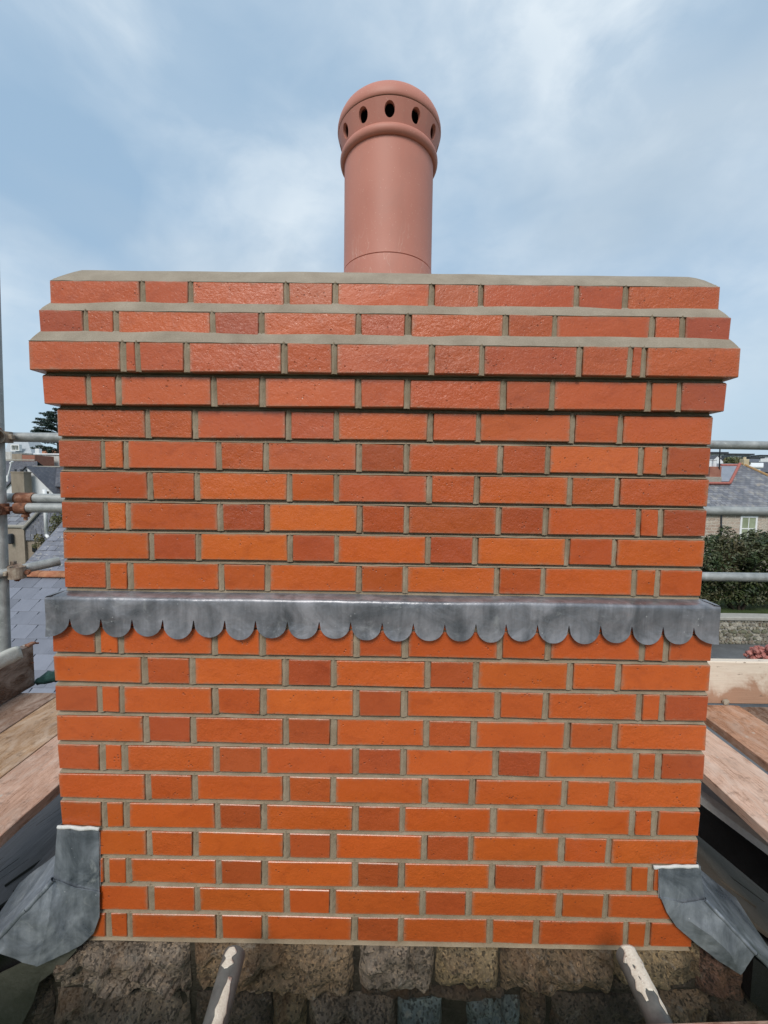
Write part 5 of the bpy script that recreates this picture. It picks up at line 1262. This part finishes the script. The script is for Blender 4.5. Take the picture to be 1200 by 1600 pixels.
# lower blue-grey roof dormer framed by red ridge lines
n_f = (F1-F0).cross(A0-F0).normalized()
def onf(px, py, lift=.0):
    d = ray(px, py); return CAM+d*((F0+n_f*lift-CAM).dot(n_f)/d.dot(n_f))
s_q = [onf(1124, 752, .12), onf(1139, 752, .12), onf(1152, 727.5, .12), onf(1126, 727.5, .12)]
roofpart(s_q, m_plain('blue_slate', (.20, .225, .27), (.27, .29, .34), 1.5, .45), 'slate_patch', th=.10)
b = MB()
for p0_, p1_ in ((onf(1104, 755, .12), onf(1140.5, 755, .12)), (onf(1140.5, 755, .12), onf(1156, 724.5, .12)), (onf(1126, 727, .12), onf(1154, 727, .12))): b.tube(p0_-ST, p1_-ST, .085, 8)
b.build('red_ridge', m_plain('red_ridge_tile', (.30, .085, .07), (.42, .16, .13), 9, .75), st)
b = MB(); p0_, p1_ = onf(1123.5, 748), onf(1125, 702)
b.tube(p0_-ST, PD(1125, 700, D10+1.6)-ST, .035, 8); b.build('flue_pipe', M['dark_frame'], st)
p0_ = onf(1112, 750); b = MB(); b.box(p0_.x-ST.x-.9, p0_.x-ST.x+.42, p0_.y-ST.y-.3, p0_.y-ST.y+1.0, p0_.z-ST.z-.3, p0_.z-ST.z+.20, .02); b.build('lead_saddle', M['concrete'], st)
p0_ = PD(1113, 733, D10+2.6); b = MB(); b.box(p0_.x-ST.x-.45, p0_.x-ST.x+.30, p0_.y-ST.y-.4, p0_.y-ST.y+.6, p0_.z-ST.z-1.4, p0_.z-ST.z+.15, .02); s_ = b.build('chimney', M['red_brick_far'], st)
for dx_ in (-.2, .1):
    b = MB(); b.lathe([(.13, p0_.z-ST.z+.14), (.11, p0_.z-ST.z+.55), (.14, p0_.z-ST.z+.58), (.14, p0_.z-ST.z+.62), (.09, p0_.z-ST.z+.62), (.09, p0_.z-ST.z+.15)], 12, p0_.x-ST.x+dx_, p0_.y-ST.y); b.build('pot', M['white_render'], s_)
p0_ = PD(1163, 721, D10+3.9); b = MB(); b.box(p0_.x-ST.x-.18, p0_.x-ST.x+.18, p0_.y-ST.y-.2, p0_.y-ST.y+.2, p0_.z-ST.z-.4, p0_.z-ST.z+.14, .02); b.lathe([(.10, p0_.z-ST.z+.13), (.09, p0_.z-ST.z+.30), (.0, p0_.z-ST.z+.31)], 10, p0_.x-ST.x, p0_.y-ST.y); b.build('chimney', m_plain('cream_stack', (.46, .38, .24), (.56, .48, .33), 5), st)
wc = PD(1168.5, 826, D10); window(st, ST, Vector((wc.x, yw_, wc.z)), 1.02, 1.55, M['pane'], None, 2, 2, fw=.11, dep=.05)
b = MB(); b.tube(Vector((PD(1126, 805, D10).x, yw_-.06, ez-.1))-ST, Vector((PD(1126.5, 870, D10).x, yw_-.06, GZ))-ST, .04, 8); b.build('downpipe', M['dark_frame'], st)
# far right: low white modern blocks with dark flat roofs, a lamp post
def block(label, D, px0, px1, py0, py1, depth, wall, fascia=1.0, win=None):
    t_ = thing('flat_roofed_block', label, 'building', PD((px0+px1)/2, py1, D), 'flat roofed blocks on the far hill'); t_.location.z = terrain(0, D); O = t_.location.copy(); a, c = PD(px0, py0, D), PD(px1, py0, D); zt_ = max(a.z, c.z)
    b = MB(); b.box(a.x-O.x, c.x-O.x, a.y-O.y, a.y-O.y+depth, -1, zt_-O.z-fascia*.6); b.build('wall', wall, t_)
    b = MB(); b.box(a.x-O.x-1.0, c.x-O.x+1.0, a.y-O.y-1.0, a.y-O.y+depth, zt_-O.z-fascia*.6, zt_-O.z, .05); b.build('flat_roof', M['dark_frame'], t_)
    if win:
        for (x0_, x1_, y0_, y1_) in win:
            p0_, p1_ = PD(x0_, y0_, D), PD(x1_, y1_, D); b = MB(); b.box(p0_.x-O.x, p1_.x-O.x, a.y-O.y-.12, a.y-O.y+.05, p1_.z-O.z, p0_.z-O.z); b.build('window', M['dark_pane'], t_)
    return t_
block('white block with dark flat roof, nearest the chimney on the right skyline', 150, 1080, 1131, 706.5, 724, 14, M['white_render'], 1.1, [(1127, 1130.5, 712, 719)])
block('long glazed block with thin dark roof in the middle of the right skyline', 190, 1128, 1173, 709, 724, 16, M['grey_clad'], 1.0, [(1131, 1140, 713, 720), (1160, 1170, 713, 719)])
block('low white block with dark roof edge at the far right skyline', 165, 1172, 1188, 714, 728, 14, M['white_render'], 1.0, [(1174, 1184, 719, 725)])
block('pale block at the right edge of the photo, far skyline', 210, 1189, 1290, 712, 728, 20, M['white_render'], .8, None)
wr = thing('white_roofed_shed', 'long low white roofed shed behind the stone house ridge, far right', 'building', PD(1175, 760, 60)); wr.location.z = terrain(0, 60); WRO = wr.location.copy()
slab_roof(wr, WRO, 1157, 1193, 729, 723, 60, 63, M['white_paint'], M['white_render'], WRO.z-.5)
hb = thing('brick_house', 'small brick and render houses behind the stone house ridge, far right', 'house', PD(1180, 760, 95)); hb.location.z = terrain(0, 95); HBO = hb.location.copy()
slab_roof(hb, HBO, 1164, 1186, 722, 717, 95, 99, M['roof_dark'], M['red_brick_far'], HBO.z-.5)
gd = thing('dark_gabled_house', 'dark roofed house beside the far right edge of the photo', 'house', PD(1215, 760, 70)); gd.location.z = terrain(0, 70); GDO = gd.location.copy()
slab_roof(gd, GDO, 1188, 1260, 738, 722, 70, 75, M['roof_dark'], M['white_render'], GDO.z-.5)
ol = thing('olive_hedge', 'olive green hedge below the far glazed block, right skyline', 'hedge', PD(1150, 740, 62)); ol.location.z = terrain(0, 62); OLO = ol.location.copy(); mb = MB(); random.seed(31)
for q in range(34): leaves(mb, PD(random.uniform(1138, 1164), random.uniform(718, 727), 62+random.uniform(-1, 1))-OLO, .7, 40, .2, .7)
mb.build('crown', M['leaf_ivy'], ol); tk = MB()
for q in range(4): px_ = 1142+q*6; p_ = PD(px_, 724, 62)-OLO; branch(tk, Vector((p_.x, p_.y, 0)), p_, .12, .05)
tk.build('trunk', M['bark'], ol)
wg = thing('white_gabled_house', 'small white gabled house between the brick stack and the far blocks, right', 'house', PD(1128, 760, 80)); wg.location.z = terrain(0, 80); WGO = wg.location.copy()
gable_house(wg, 80, 1108, 1134, 724, 712, 8, WGO.z-.5, M['white_render'], M['roof_dark'])
